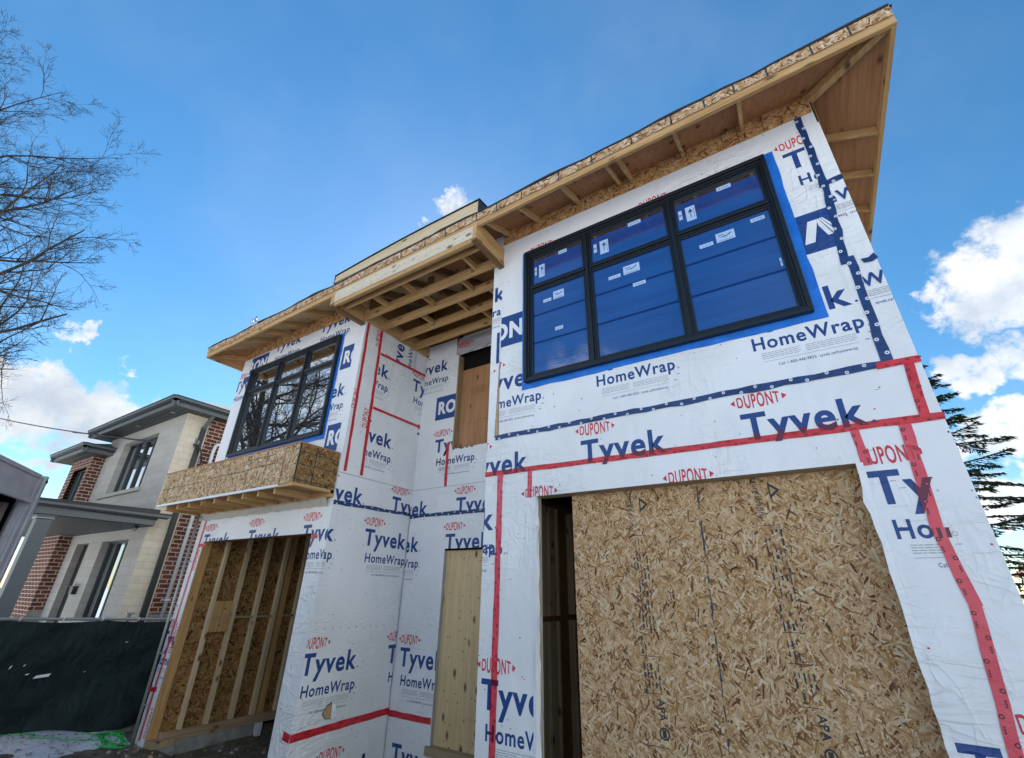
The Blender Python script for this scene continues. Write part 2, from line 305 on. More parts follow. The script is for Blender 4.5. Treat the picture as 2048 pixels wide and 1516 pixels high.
# ------------------------------------------------------------------ mesh helpers
class MB:
    def __init__(s): s.v = []; s.f = []; s.m = []; s.t = []; s.mats = []; s.smooth = []
    def mi(s, name):
        if name not in s.mats: s.mats.append(name)
        return s.mats.index(name)
    def face(s, pts, m, tone=.5, smooth=False):
        b = len(s.v); s.v.extend([tuple(p) for p in pts]); s.f.append(tuple(range(b, b + len(pts)))); s.m.append(s.mi(m)); s.t.append(tone); s.smooth.append(smooth)
    def box(s, a, b, m, mats=None):
        x0, y0, z0 = [min(p, q) for p, q in zip(a, b)]; x1, y1, z1 = [max(p, q) for p, q in zip(a, b)]
        s.hexa([(x0, y0, z0), (x1, y0, z0), (x1, y1, z0), (x0, y1, z0), (x0, y0, z1), (x1, y0, z1), (x1, y1, z1), (x0, y1, z1)], m)
        return s
    def hexa(s, p, m):
        b = len(s.v); s.v.extend([tuple(q) for q in p]); k = s.mi(m)
        for f in ((3, 2, 1, 0), (4, 5, 6, 7), (0, 1, 5, 4), (1, 2, 6, 5), (2, 3, 7, 6), (3, 0, 4, 7)):
            s.f.append(tuple(b + i for i in f)); s.m.append(k); s.t.append(.5); s.smooth.append(False)
        return s
    def beam(s, a, b, w, h, m, up=(0, 0, 1)):
        a = Vector(a); b = Vector(b); d = (b - a).normalized(); sd = d.cross(Vector(up)).normalized() * w / 2; u = sd.cross(d).normalized() * h / 2
        s.hexa([a - sd - u, a + sd - u, b + sd - u, b - sd - u, a - sd + u, a + sd + u, b + sd + u, b - sd + u], m); return s
    def tube(s, pts, rad, m, n=8, cap=True):
        pts = [Vector(p) for p in pts]
        if not isinstance(rad, (list, tuple)): rad = [rad] * len(pts)
        rings = []; k = s.mi(m); prev = None
        for i, p in enumerate(pts):
            d = (pts[min(i + 1, len(pts) - 1)] - pts[max(i - 1, 0)]).normalized()
            ref = prev if prev is not None and abs(prev.dot(d)) < .95 else (Vector((0, 0, 1)) if abs(d.z) < .9 else Vector((1, 0, 0)))
            x = (ref - d * ref.dot(d)).normalized(); y = d.cross(x); prev = x
            b = len(s.v)
            for j in range(n):
                a = 2 * math.pi * j / n; s.v.append(tuple(p + (x * math.cos(a) + y * math.sin(a)) * rad[i]))
            rings.append(b)
        for a, b in zip(rings, rings[1:]):
            for j in range(n):
                s.f.append((a + j, a + (j + 1) % n, b + (j + 1) % n, b + j)); s.m.append(k); s.t.append(.5); s.smooth.append(True)
        if cap:
            s.f.append(tuple(rings[0] + j for j in reversed(range(n)))); s.m.append(k); s.t.append(.5); s.smooth.append(False)
            s.f.append(tuple(rings[-1] + j for j in range(n))); s.m.append(k); s.t.append(.5); s.smooth.append(False)
        return s
    def build(s, name, parent=None, bevel=0):
        me = bpy.data.meshes.new(name); me.from_pydata(s.v, [], s.f)
        for m in s.mats: me.materials.append(MATS[m])
        me.polygons.foreach_set('material_index', s.m); me.polygons.foreach_set('use_smooth', s.smooth)
        a = me.attributes.new('tone', 'FLOAT', 'FACE'); a.data.foreach_set('value', s.t)
        me.update()
        o = bpy.data.objects.new(name, me); COL.objects.link(o)
        if parent is not None: attach(o, parent)
        if bevel:
            bv = o.modifiers.new('bevel', 'BEVEL'); bv.width = bevel; bv.segments = 2; bv.limit_method = 'ANGLE'
        return o
ORG = {}
def wloc(o):
    p = Vector(o.location)
    while o.parent: o = o.parent; p = p + o.location
    return p
def attach(o, parent):
    # meshes are written in world coordinates; keep them there under a parent that stands at its own base
    o.parent = parent; o.location = -wloc(parent)
def thing(name, label, cat, loc, group=None):
    o = bpy.data.objects.new(name, None); o.location = loc; COL.objects.link(o); o.empty_display_size = .2
    o['label'] = label; o['category'] = cat
    if group: o['group'] = group
    return o
def tag(o, label, cat, group=None):
    o['label'] = label; o['category'] = cat
    if group: o['group'] = group
    return o
def structure(o): o['kind'] = 'structure'; return o

# ---- lettering: words triangulated once from the built-in font, then clipped and laid on a sheet
_words = {}
def word(txt, bold=.02):
    k = (txt, bold)
    if k in _words: return _words[k]
    c = bpy.data.curves.new('w', 'FONT'); c.body = txt; c.size = 1; c.offset = bold; c.space_character = 1.12; c.resolution_u = 4
    o = bpy.data.objects.new('w', c); COL.objects.link(o); bpy.context.view_layer.update()
    me = bpy.data.meshes.new_from_object(o.evaluated_get(bpy.context.evaluated_depsgraph_get()))
    me.calc_loop_triangles()
    v = np.array([x.co[:2] for x in me.vertices]); tr = np.array([t.vertices[:] for t in me.loop_triangles])
    bpy.data.objects.remove(o); bpy.data.curves.remove(c); bpy.data.meshes.remove(me)
    v[:, 0] -= v[:, 0].min()
    wd = v[:, 0].max()
    _words[k] = (v, tr, wd); return _words[k]
CAP = .7   # cap height of the font at size 1, measured below
_cv = word('H', 0.0)[0]; CAP = _cv[:, 1].max()
def clip_poly(p, lo, hi, ax):
    for sgn, lim in ((1, lo), (-1, hi)):
        if not p: return p
        q = []
        for i in range(len(p)):
            a, b = p[i - 1], p[i]; da = sgn * (a[ax] - lim); db = sgn * (b[ax] - lim)
            if da >= 0 or db >= 0:
                if (da >= 0) != (db >= 0):
                    k = da / (da - db); x = [a[0] + (b[0] - a[0]) * k, a[1] + (b[1] - a[1]) * k]
                    if da >= 0: q.append(x)
                    else: q.append(x); q.append(list(b))
                    continue
                q.append(list(b))
        p = q
    return p
class Sheet:
    """a flat face with (u, z) coordinates: kind 'y' lies at Y=d facing -Y (u = X); kind 'x' lies at X=d facing +X (u = Y)"""
    def __init__(s, mb, kind, d): s.mb, s.k, s.d = mb, kind, d
    def P(s, u, z, off=0.0):
        return (u, s.d - off, z) if s.k == 'y' else (s.d + off, u, z)
    def rect(s, u0, u1, z0, z1, m, off=0.0, tone=.5):
        s.mb.face([s.P(u0, z0, off), s.P(u1, z0, off), s.P(u1, z1, off), s.P(u0, z1, off)], m, tone)
    def poly(s, pts, m, off, clip=None):
        if clip:
            p = clip_poly([list(q) for q in pts], clip[0], clip[1], 0); p = clip_poly(p, clip[2], clip[3], 1)
        else: p = pts
        if len(p) >= 3: s.mb.face([s.P(q[0], q[1], off) for q in p], m)
    def text(s, txt, u, z, cap, width, m, off, clip=None, bold=.02, rot=0, warp=None):
        v, tr, wd = word(txt, bold)
        x = v[:, 0] / wd * width; y = v[:, 1] / CAP * cap
        if warp: t = x / width * 2 - 1; mid = cap / 2; y = mid + (y - mid) * (1 - warp * t * t)
        if rot == 90: x, y = -y, x
        elif rot == -90: x, y = y, -x
        x = x + u; y = y + z
        if clip and (x.max() < clip[0] or x.min() > clip[1] or y.max() < clip[2] or y.min() > clip[3]): return
        for a, b, c in tr: s.poly([(x[a], y[a]), (x[b], y[b]), (x[c], y[c])], m, off, clip)
    def disc(s, u, z, r, m, off, n=10, ry=None):
        ry = ry or r
        s.mb.face([s.P(u + r * math.cos(2 * math.pi * i / n), z + ry * math.sin(2 * math.pi * i / n), off) for i in range(n)], m)
    def oval(s, u, z, clip, off=.0016, rot=0, k=1.0):
        """red lens mark with the condensed name; u,z = its centre"""
        w, h = .335 * k, .128 * k
        if rot == 0:
            s.text('DUPONT', u - w / 2, z - h / 2, h, w, 'print_red', off, clip, .018, 0, .32)
            for sg in (-1, 1):
                s.poly([(u + sg * .185 * k, z + .028 * k), (u + sg * .185 * k, z - .028 * k), (u + sg * .222 * k, z)][::1 if sg < 0 else -1] if False else [(u + sg * .185 * k, z - .028 * k * sg), (u + sg * .222 * k, z), (u + sg * .185 * k, z + .028 * k * sg)], 'print_red', off, clip)
        else:
            s.text('DUPONT', u + h / 2, z - w / 2, h, w, 'print_red', off, clip, .018, 90, .32)
    def logo(s, u, z, clip, off=.0016, rot=0, parts='dthf', navy='print_navy'):
        """the full print: lens mark, big name, product name, small print. u,z = baseline left of the big name"""
        if rot == 0:
            if 'd' in parts: s.oval(u + .165, z + .345, clip, off)
            if 't' in parts:
                s.text('Tyvek', u, z, .225, .87, navy, off, clip, .027); s.disc_c(u + .90, z + .014, .011, 'print_navy', off, clip)
            if 'h' in parts:
                s.text('HomeWrap', u + .065, z - .24, .122, .83, navy, off, clip, .022); s.disc_c(u + .925, z - .23, .011, 'print_grey', off, clip)
            if 'f' in parts:
                r2 = random.Random(int(u * 100) + int(z * 37))
                for i in range(4):
                    for a, b in ((.12, .42), (.46, .82)):
                        x = a
                        while x < b - .02:
                            l = r2.uniform(.02, .05); s.bar(u + x, u + min(b, x + l), z - .288 - i * .017, .006, 'print_grey', off, clip); x += l + .006
                s.bar(u + .12, u + .82, z - .368, .004, 'print_grey', off, clip)
                s.text('Call 1-800-448-9835  tyvek.ca/homewrap', u + .23, z - .425, .026, .57, 'print_navy', off, clip, .006)
                for (a, b_) in ((.90, -.30), (.865, -.36)): s.bar(u + a, u + a + .03, z + b_, .012, 'print_grey', off, clip)
        else:   # turned a quarter: reads upwards
            s.text('Tyvek', u, z, .222, .87, navy, off, clip, .026, 90)
            s.text('HomeWrap', u + .24, z + .065, .118, .83, navy, off, clip, .012, 90)
            for i in range(4): s.poly([(u + .285 + i * .017, z + .12), (u + .291 + i * .017, z + .12), (u + .291 + i * .017, z + .82), (u + .285 + i * .017, z + .82)], 'print_grey', off, clip)
            s.oval(u - .345, z + .165, clip, off, 90)
    def around(s, clip, hole):
        a, b, c, d = clip; e, f, g, h = hole
        return [q for q in ((a, min(b, e), c, d), (max(a, f), b, c, d), (max(a, e), min(b, f), c, min(d, g)), (max(a, e), min(b, f), max(c, h), d)) if q[1] > q[0] and q[3] > q[2]]
    def bar(s, a, b, z, h, m, off, clip): s.poly([(a, z), (b, z), (b, z + h), (a, z + h)], m, off, clip)
    def disc_c(s, u, z, r, m, off, clip, n=8): s.poly([(u + r * math.cos(2 * math.pi * i / n), z + r * math.sin(2 * math.pi * i / n)) for i in range(n)], m, off, clip)
    def block(s, u, z, clip, off=.0016, txt=True):
        """navy dealer block; u,z = big-name baseline left of the print below it"""
        s.poly([(u - .06, z + .61), (u + .99, z + .61), (u + .99, z + 1.07), (u - .06, z + 1.07)], 'print_navy', off, clip)
        s.text('RON', u + .0, z + .73, .225, .64, 'house_wrap_white', off + .0012, clip, .045)
        a = u + .69                      # the roof-shaped letter with its stripes
        zz = z + .72
        for q in ([(0, 0), (.085, 0), (.150, .215), (.150, .25), (.075, .25)], [(.152, .25), (.165, .25), (.24, .035), (.20, .035), (.152, .17)], [(.170, .25), (.184, .25), (.285, .035), (.25, .035)], [(.189, .25), (.203, .25), (.325, .035), (.295, .035)]):
            s.poly([(a + p[0] * .95, zz + p[1]) for p in q], 'house_wrap_white', off + .0012, clip)
    def wall(s, u0, u1, z0, z1, holes, m, off=0.0):
        us = sorted({u0, u1, *[min(max(h[i], u0), u1) for h in holes for i in (0, 1)]}); zs = sorted({z0, z1, *[min(max(h[i], z0), z1) for h in holes for i in (2, 3)]})
        for a, b in zip(us, us[1:]):
            for c, d in zip(zs, zs[1:]):
                cu, cz = (a + b) / 2, (c + d) / 2
                if any(h[0] < cu < h[1] and h[2] < cz < h[3] for h in holes): continue
                s.rect(a, b, c, d, m, off)
    def staples(s, u0, u1, z0, z1, n, seed, off=.0016, hole=None):
        r2 = random.Random(seed)
        for _ in range(n):
            u = r2.uniform(u0, u1); z = r2.uniform(z0, z1); k = r2.random()
            if hole and hole[0] < u < hole[1] and hole[2] < z < hole[3]: continue
            if k < .6: s.disc(u, z, .006, 'print_grey' if k < .35 else 'print_black', off, 6, .008)
            elif k < .8: s.rect(u, u + .035, z, z + .005, 'print_grey', off)
            else: s.disc(u, z, .008, 'print_red', off, 6, .006)
    def flakes(s, u0, u1, z0, z1, m, dens, off=.001, L=(.045, .13), Wd=(.009, .028), bias=None, seed=1, spread=1.5708):
        g = np.random.default_rng(seed); n = int((u1 - u0) * (z1 - z0) * dens)
        cu = g.uniform(u0, u1, n); cz = g.uniform(z0, z1, n); l = g.uniform(*L, n) / 2; w = g.uniform(*Wd, n) / 2
        an = g.uniform(-spread, spread, n) + (bias if bias is not None else 0)
        tn = np.clip(g.beta(2.4, 1.9, n) * 1.05, 0, 1); dark = g.random(n) < .10; tn[dark] = g.uniform(0, .2, dark.sum())
        h = g.permutation(n) / max(n, 1) * .0018 + off
        for i in range(n):
            c, sn = math.cos(an[i]), math.sin(an[i]); k1, k2, k3 = g.uniform(.35, 1, 3)
            loc = [(-l[i], -w[i] * k1), (l[i] * k2, -w[i]), (l[i], w[i] * (2 * k3 - 1)), (l[i] * .8, w[i]), (-l[i] * k3, w[i] * k2)]
            p = [(cu[i] + a * c - b * sn, cz[i] + a * sn + b * c) for a, b in loc]
            p = clip_poly([list(q) for q in p], u0, u1, 0); p = clip_poly(p, z0, z1, 1)
            if len(p) >= 3: s.mb.face([s.P(q[0], q[1], h[i]) for q in p], m, float(tn[i]))

def tape(name, kind, d, a, b, w, m, parent, marks='dark', off=.0045, seed=0, wob=.004, overlap=None):
    """a strip of tape from a to b (u,z), slightly uneven, with its round maker's marks"""
    r2 = random.Random(seed); mb = MB(); sh = Sheet(mb, kind, d)
    L_ = math.hypot(b[0] - a[0], b[1] - a[1]); n = max(2, int(L_ / .12)); dx, dz = (b[0] - a[0]) / L_, (b[1] - a[1]) / L_
    pu = []
    for i in range(n + 1):
        t = i / n; jl, jr = r2.uniform(-wob, wob), r2.uniform(-wob, wob); o_ = off + r2.uniform(-.0012, .0012)
        cx, cz = a[0] + (b[0] - a[0]) * t, a[1] + (b[1] - a[1]) * t
        pu.append((sh.P(cx - dz * (w / 2 + jl), cz + dx * (w / 2 + jl), o_), sh.P(cx + dz * (w / 2 + jr), cz - dx * (w / 2 + jr), o_)))
    for p, q in zip(pu, pu[1:]): mb.face([p[1], q[1], q[0], p[0]], m)
    st = .13
    k = int(L_ / st); mk = 'tape_mark_dark' if marks == 'dark' else 'tape_mark_white'
    for i in range(k):
        t = (i + .5 + r2.uniform(-.08, .08)) * st; sgn = 1 if i % 2 else -1
        cu, cz = a[0] + dx * t - dz * sgn * w * .27, a[1] + dz * t + dx * sgn * w * .27
        sh.disc(cu, cz, w * (.2 if marks == 'dark' else .25), mk, off + .003, 10)
        if marks == 'dark': sh.disc(cu, cz, w * .11, m, off + .0036, 8)
        else: sh.disc(cu, cz, w * .1, 'tape_navy', off + .0036, 8)
        c2u, c2z = cu + dx * st * .5, cz + dz * st * .5
        for q in range(3 if marks == 'dark' else 0):
            e = (q - 1) * .014
            sh.poly([(c2u + dx * e - .004, c2z + dz * e - .004), (c2u + dx * e + .004, c2z + dz * e - .004), (c2u + dx * e + .004, c2z + dz * e + .006), (c2u + dx * e - .004, c2z + dz * e + .006)], mk, off + .003)
    if overlap:      # print showing darkly through the tape
        cl = (min(a[0], b[0]) - (w / 2 if abs(dx) < .5 else 0), max(a[0], b[0]) + (w / 2 if abs(dx) < .5 else 0), min(a[1], b[1]) - (w / 2 if abs(dx) > .5 else 0), max(a[1], b[1]) + (w / 2 if abs(dx) > .5 else 0))
        for (u, z, p) in overlap: sh.logo(u, z, cl, off + .0024, 0, p, 'print_overlap')
    return mb.build(name, parent)

# ================================================================== THE SETTING: ground
def ground_z(x, y):
    z = 0.0
    z += .26 * math.exp(-((x + 10.6) / .75) ** 2) * max(0, min(1, (4.2 - y) / 2.2))      # berm along the fence
    if -9.1 < x < 1.0 and y > 4.25: z -= .18
    z += .03 * math.sin(x * 3.1 + y * 1.7) * math.sin(y * 2.3 - x) * (1 if abs(x) < 14 and abs(y) < 14 else 0)
    return z
mb = MB()
xs = sorted(set(list(np.linspace(-400, -16, 7)) + list(np.arange(-16, 6.01, .25)) + list(np.linspace(6, 400, 8)))); ys = sorted(set(list(np.linspace(-400, -4, 7)) + list(np.arange(-4, 9.01, .25)) + list(np.linspace(9, 600, 8))))
for j, y in enumerate(ys):
    for x in xs: mb.v.append((x, y, ground_z(x, y)))
for j in range(len(ys) - 1):
    for i in range(len(xs) - 1):
        a = j * len(xs) + i; mb.f.append((a, a + 1, a + 1 + len(xs), a + len(xs)))
        cx, cy = (xs[i] + xs[i + 1]) / 2, (ys[j] + ys[j + 1]) / 2
        far = cy < -4 or cx < -16 or cx > 6
        mb.m.append(mb.mi('snow_clean') if (far and cy < 4) or cy < 1.6 else mb.mi('dirt')); mb.t.append(.5); mb.smooth.append(True)  # unseen street-side ground made snow, added to bounce light up to the soffits
structure(mb.build('ground'))
mb = MB()      # old snow lying along the fence and out to the front, thinning to slush and litter
r2 = random.Random(40); gs = .045; kx_ = lambda x, y: math.sin(x * 7.3 + y * 3.1) * .09 + math.sin(y * 5.7 - x * 2.2) * .10 + math.sin(x * 31 + y * 17) * .04 + math.sin(y * 43 - x * 21) * .03
def snow_h(x, y):
    edge = -9.48 - .42 * max(0, 3.75 - y) + kx_(x, y); k = min(1, (edge - x) / .35)
    return ground_z(x, y) - .012 + .06 * k + .012 * math.sin(x * 37 + y * 11) * math.sin(y * 29 - x * 7)
ny = int((4.16 + 1.2) / gs); nx = int(1.7 / gs); base_ = len(mb.v)
for j in range(ny + 1):
    for i in range(nx + 1): x, y = -10.95 + i * gs, -1.2 + j * gs; mb.v.append((x, y, snow_h(x, y)))
for j in range(ny):
    for i in range(nx):
        a = base_ + j * (nx + 1) + i; mb.f.append((a, a + 1, a + nx + 2, a + nx + 1)); mb.m.append(mb.mi('snow')); mb.t.append(.5); mb.smooth.append(True)
for _ in range(420):
    x, y = r2.uniform(-10.45, -9.4), r2.uniform(1.2, 4.1); a = r2.uniform(0, 6.28); l, w = r2.uniform(.012, .05), r2.uniform(.003, .012); z = max(snow_h(x, y), ground_z(x, y)) + .012; c, sn = math.cos(a), math.sin(a)
    mb.face([(x - c * l, y - sn * l, z), (x + sn * w, y - c * w, z + r2.uniform(0, .015)), (x + c * l, y + sn * l, z + r2.uniform(0, .01)), (x - sn * w, y + c * w, z + .004)], 'rust' if r2.random() < .5 else 'dirt')
structure(mb.build('snow'))

# ================================================================== THE HOUSE UNDER CONSTRUCTION
house = thing('house_under_construction', 'unfinished two storey house wrapped in printed white sheeting with raw timber eaves', 'house', (-4.4, 4.2, 0))
F = 4.2; XB = -5.76; YR = 5.77; XR = -3.05; XE = .985; XL = -9.72
def H(mb, name, **k): return mb.build(name, house, **k)
# --- right block, front face
mb = MB(); s = Sheet(mb, 'y', F)
GX0, GX1, GZ = -2.39, .41, 3.125
s.wall(XR, XE, 0, 7.0, [(GX0, GX1, 0, GZ), (-2.5, .44, 4.47, 6.42)], 'house_wrap_white')
up = (-2.895, .80, 3.87, 6.80); upo = .004
s.wall(-2.895, .80, 3.87, 6.80, [(-2.5, .44, 4.47, 6.42)], 'house_wrap_white', .003)
for cl in s.around(up, (-2.5, .44, 4.47, 6.42)):
    for u in (-3.20, -1.68, -.15): s.logo(u, 4.465, cl, upo); s.block(u, 4.465, cl, upo)
    for u in (-3.98, -2.44, -.91, .60): s.logo(u, 6.135, cl, upo)
# strip beyond the dark tape, from another roll
ed = (.80, XE, 3.87, 5.80)
s.logo(.40, 5.80, (.845, XE, 5.1, 5.80), upo, 0, 'hf'); s.logo(.33, 4.83, (.845, XE, 4.1, 4.82), upo, 0, 'hf')
# narrow strip left of the torn slit
st = (XR, -2.90, 3.87, 6.8)
s.logo(-3.72, 5.84, st, upo); s.rect(-2.96, -2.915, 4.86, 5.32, 'print_navy', upo); s.disc(-2.98, 4.76, .025, 'print_red', upo, 3)
band = (XR, XE, 3.43, 3.87)
for u in (-3.36, -1.84, -.31, 1.21): s.logo(u, 3.415, band, .0016)
low = (XR, XE, 0, 3.43)
for u in (-2.51, -.99): s.logo(u, 2.82, (XR, GX1, GZ, 3.43), .0016)
s.logo(-3.79, 2.82, (XR, GX0, 0, 3.43), .0016); s.logo(-3.69, 2.80, (XR, GX0, 0, 2.66), .002, 0, 'h')
s.logo(-3.00, 1.215, (XR, GX0, 0, 3.4), .0016)
s.logo(.43, 2.82, (GX1, .735, 0, 3.43), .0016); s.disc(.80, 2.60, .016, 'print_grey', .0016); s.disc(.80, 2.60, .012, 'house_wrap_white', .0022); s.logo(.44, 1.21, (GX1, XE, 0, 1.46), .0016); s.oval(.92, 1.57, (GX1, XE, 0, 3), .0016)
# torn slit showing the board behind
s.poly([(-2.945, 3.86), (-2.885, 3.875), (-2.895, 4.45), (-2.90, 4.92), (-2.92, 4.5)], 'osb_seam', .0055)
s.poly([(-2.94, 3.88), (-2.892, 3.885), (-2.90, 4.4), (-2.904, 4.8), (-2.918, 4.45)], 'osb', .0068)
s.staples(XR, XE, 3.9, 6.8, 80, 3, .005, (-2.6, .6, 4.38, 6.5)); s.staples(XR, XE, 3.15, 3.8, 26, 4); s.staples(.45, XE, .9, 3.1, 14, 5); s.staples(XR, GX0, .9, 3.1, 22, 6)
# right-hand side, top and back so that the block is closed
s2 = Sheet(mb, 'x', XE); s2.rect(F, 13.5, 0, 7.0, 'house_wrap_white')
mb.face([(XR, F, 0), (XR, F, 7), (XR, YR, 7), (XR, YR, 0)], 'house_wrap_white')
mb.face([(XE, 13.5, 0), (XL, 13.5, 0), (XL, 13.5, 7), (XE, 13.5, 7)], 'house_wrap_white')
H(mb, 'wrapped_wall')
# --- bay, side wall facing the recess
mb = MB(); s = Sheet(mb, 'x', XB)
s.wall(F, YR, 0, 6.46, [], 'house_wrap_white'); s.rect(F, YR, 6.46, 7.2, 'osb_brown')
lo = (F, YR, .62, 3.36)
for u, z in ((4.17, 1.22), (5.62, 1.22), (4.86, 2.82), (3.44, 2.82)): s.logo(u, z, lo)
bt = (F, YR, -.2, .6); s.logo(4.67, -.03, bt); s.text('k', 5.37, -.03, .222, .13, 'print_navy', .0016, bt, .026)
md = (F, YR, 3.36, 3.79)
for u in (3.84, 5.32): s.logo(u, 3.385, md)
uc = (4.62, YR, 3.79, 6.0)
for u, z in ((3.99, 5.585), (5.46, 5.62), (4.27, 4.385), (5.72, 4.62)): s.logo(u, z, uc)
s.logo(5.13, 5.72, (4.62, YR, 6.02, 6.6), rot=90)
for u, z in ((4.52, 6.1), (4.24, 4.85), (4.52, 4.6)): s.oval(u, z + .15, (F, YR, 3.8, 6.6), rot=90)
s.rect(F, YR, 3.782, 3.792, 'print_grey', .002)  # sheet lap: grey line stands in for its thin shadow
s.poly([(4.60, .76), (4.66, .70), (4.75, .69), (4.735, .88), (4.66, .85)], 'osb_seam', .003); s.poly([(4.615, .76), (4.665, .71), (4.735, .70), (4.725, .86), (4.66, .835)], 'osb', .0042)
mb.face([s.P(4.735, .87, .004), s.P(4.745, .69, .004), s.P(4.80, .72, .05), s.P(4.775, .84, .03)], 'house_wrap_white')
s.staples(F + .05, YR, .1, 3.3, 60, 11); s.staples(F + .1, YR, 3.9, 6.4, 40, 12)
for i in range(12): s.disc(4.3 + i * .13, 1.72 + .01 * math.sin(i * 3), .007, 'print_black', .0016, 6)
H(mb, 'wrapped_wall')
# --- recess, back wall
mb = MB(); s = Sheet(mb, 'y', YR)
DX0, DZ0, DZ1 = -4.93, .33, 2.805
WZ0, WZ1 = 4.42, 6.27; WX0 = -4.94
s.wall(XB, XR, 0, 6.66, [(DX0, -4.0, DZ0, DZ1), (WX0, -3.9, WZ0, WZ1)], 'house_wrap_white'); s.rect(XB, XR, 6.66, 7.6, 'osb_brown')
ru = (XB, WX0 - .06, 3.79, 6.6)
s.logo(-6.06, 6.04, ru); s.logo(-5.335, 4.41, (XB, XR, 3.79, WZ0)); s.logo(-5.335, 4.41, (XB, WX0, 3.79, 6)); s.block(-5.335, 4.41, (XB, WX0, 3.79, 6))
rm = (XB, XR, 3.36, 3.79)
s.logo(-6.25, 3.355, rm); s.logo(-4.76, 3.345, rm)
rl = (XB, DX0, .6, 3.36)
for u, z in ((-6.36, 2.78), (-4.93, 2.79), (-5.65, 1.19)): s.logo(u, z, rl)
s.logo(-4.93, 2.79, (DX0, XR, DZ1, 3.36))
s.text('Tyv', -5.62, .04, .222, .50, 'print_navy', .0016, (XB, XR, 0, .6), .026)
s.rect(XB, XR, 3.782, 3.79, 'print_grey', .002)  # lap shadow again, drawn as a grey line
s.staples(XB, DX0, .1, 3.3, 26, 21); s.staples(XB, WX0, 3.9, 6.4, 20, 22)
# reveals wrapped round the door opening
mb.face([(DX0, YR, DZ0), (DX0, YR, DZ1), (DX0, YR + .14, DZ1), (DX0, YR + .14, DZ0)][::-1], 'fabric_grey')
H(mb, 'wrapped_wall')
mb = MB(); mb.face([(XB + .001, YR - .003, .02), (XB + .012, YR - .012, .02), (XB + .012, YR - .012, 3.34), (XB + .001, YR - .003, 3.34)], 'osb_seam'); H(mb, 'corner_gap')
# --- bay front
mb = MB(); s = Sheet(mb, 'y', F)
OX0, OX1, OZ0, OZ1 = -9.22, -6.12, -.2, 2.93
s.wall(XL + .2, XB, 0, 3.5, [(OX0, OX1, OZ0, OZ1)], 'house_wrap_white')
s.wall(XL, XB, 3.5, 7.0, [(-9.15, -6.4, 4.48, 6.28)], 'house_wrap_white')
bu = (XL, XB, 3.8, 6.72)
for u in (-7.09, -8.56): s.logo(u, 6.61, (XL + .6, XB - .25, 6.285, 6.72))
s.logo(-6.87, 5.10, (-6.4, XB - .12, 4.4, 5.48)); s.block(-6.19, 4.99, (-6.4, -5.97, 5.5, 6.06)); s.block(-6.19, 3.53, (-6.4, -5.92, 4.0, 4.60))
s.block(-9.45, 5.62, (-9.4, -8.78, 6.3, 6.68)); s.logo(-9.80, 5.97, (XL, -9.16, 5.3, 6.4), parts='dth'); s.rect(-9.55, -9.2, 6.12, 6.26, 'print_navy', .0016)
for i in range(9): s.rect(-9.335 + .01 * math.sin(i * 2), -9.305, 4.35 + i * .165, 4.35 + i * .165 + (.12 if i % 3 else .15), 'tape_navy', .003)
bl = (XL + .2, XB, 0, 3.5)
for u in (-9.24, -7.80, -6.34): s.logo(u, 2.82, (XL + .2, XB, OZ1, 3.5) if u < -6.5 else (OX1, XB, 2.3, 3.5))
s.logo(-6.34, 2.82, (XL + .2, OX1, OZ1, 3.5), parts='dt')
s.logo(-9.66, 1.29, (XL + .2, OX0, .2, 1.85))
s.text('DUPONT', -9.235, 1.22, .08, .40, 'print_red', .002, (XL, OX0 + .05, 0, 3), .018, 90, .25); s.text('DUPONT', -9.25, 2.46, .09, .40, 'print_red', .002, (XL, OX0, 0, 2.88), .018, 90, .25); s.text('DUPONT', -9.235, .1, .07, .4, 'print_red', .002, (XL, OX0, 0, 3), .018, 90, .25)
s.staples(OX1 + .02, XB, .2, 3.2, 24, 31); s.staples(OX0 + .2, OX1, 3.0, 3.45, 10, 32)
mb.face([(XL, F, 3.5), (XL, F, 7), (XL, 13.5, 7), (XL, 13.5, 3.5)], 'house_wrap_white'); mb.face([(XL + .2, F, 0), (XL + .2, F, 3.5), (XL + .2, 13.5, 3.5), (XL + .2, 13.5, 0)], 'house_wrap_white'); mb.face([(XL + .2, F, 3.5), (XL, F, 3.5), (XL, 13.5, 3.5), (XL + .2, 13.5, 3.5)], 'house_wrap_white')
H(mb, 'wrapped_wall')
# crumpled free edge of the sheet above the big opening
mb = MB(); n = 40; r2 = random.Random(5); pr = None
for i in range(n + 1):
    x = XL + .12 + (XB - .1 - XL - .12) * i / n; a = (x, F - .004, 3.30 + r2.uniform(-.01, .01)); b = (x, F - .035 - r2.random() * .045, 3.40 + r2.uniform(-.02, .02)); c = (x, F - .01, 3.475 + r2.uniform(-.012, .01))
    if pr: mb.face([pr[0], a, b, pr[1]], 'flap_paper', smooth=True); mb.face([pr[1], b, c, pr[2]], 'flap_paper', smooth=True)
    pr = (a, b, c)
H(mb, 'loose_sheet_edge')
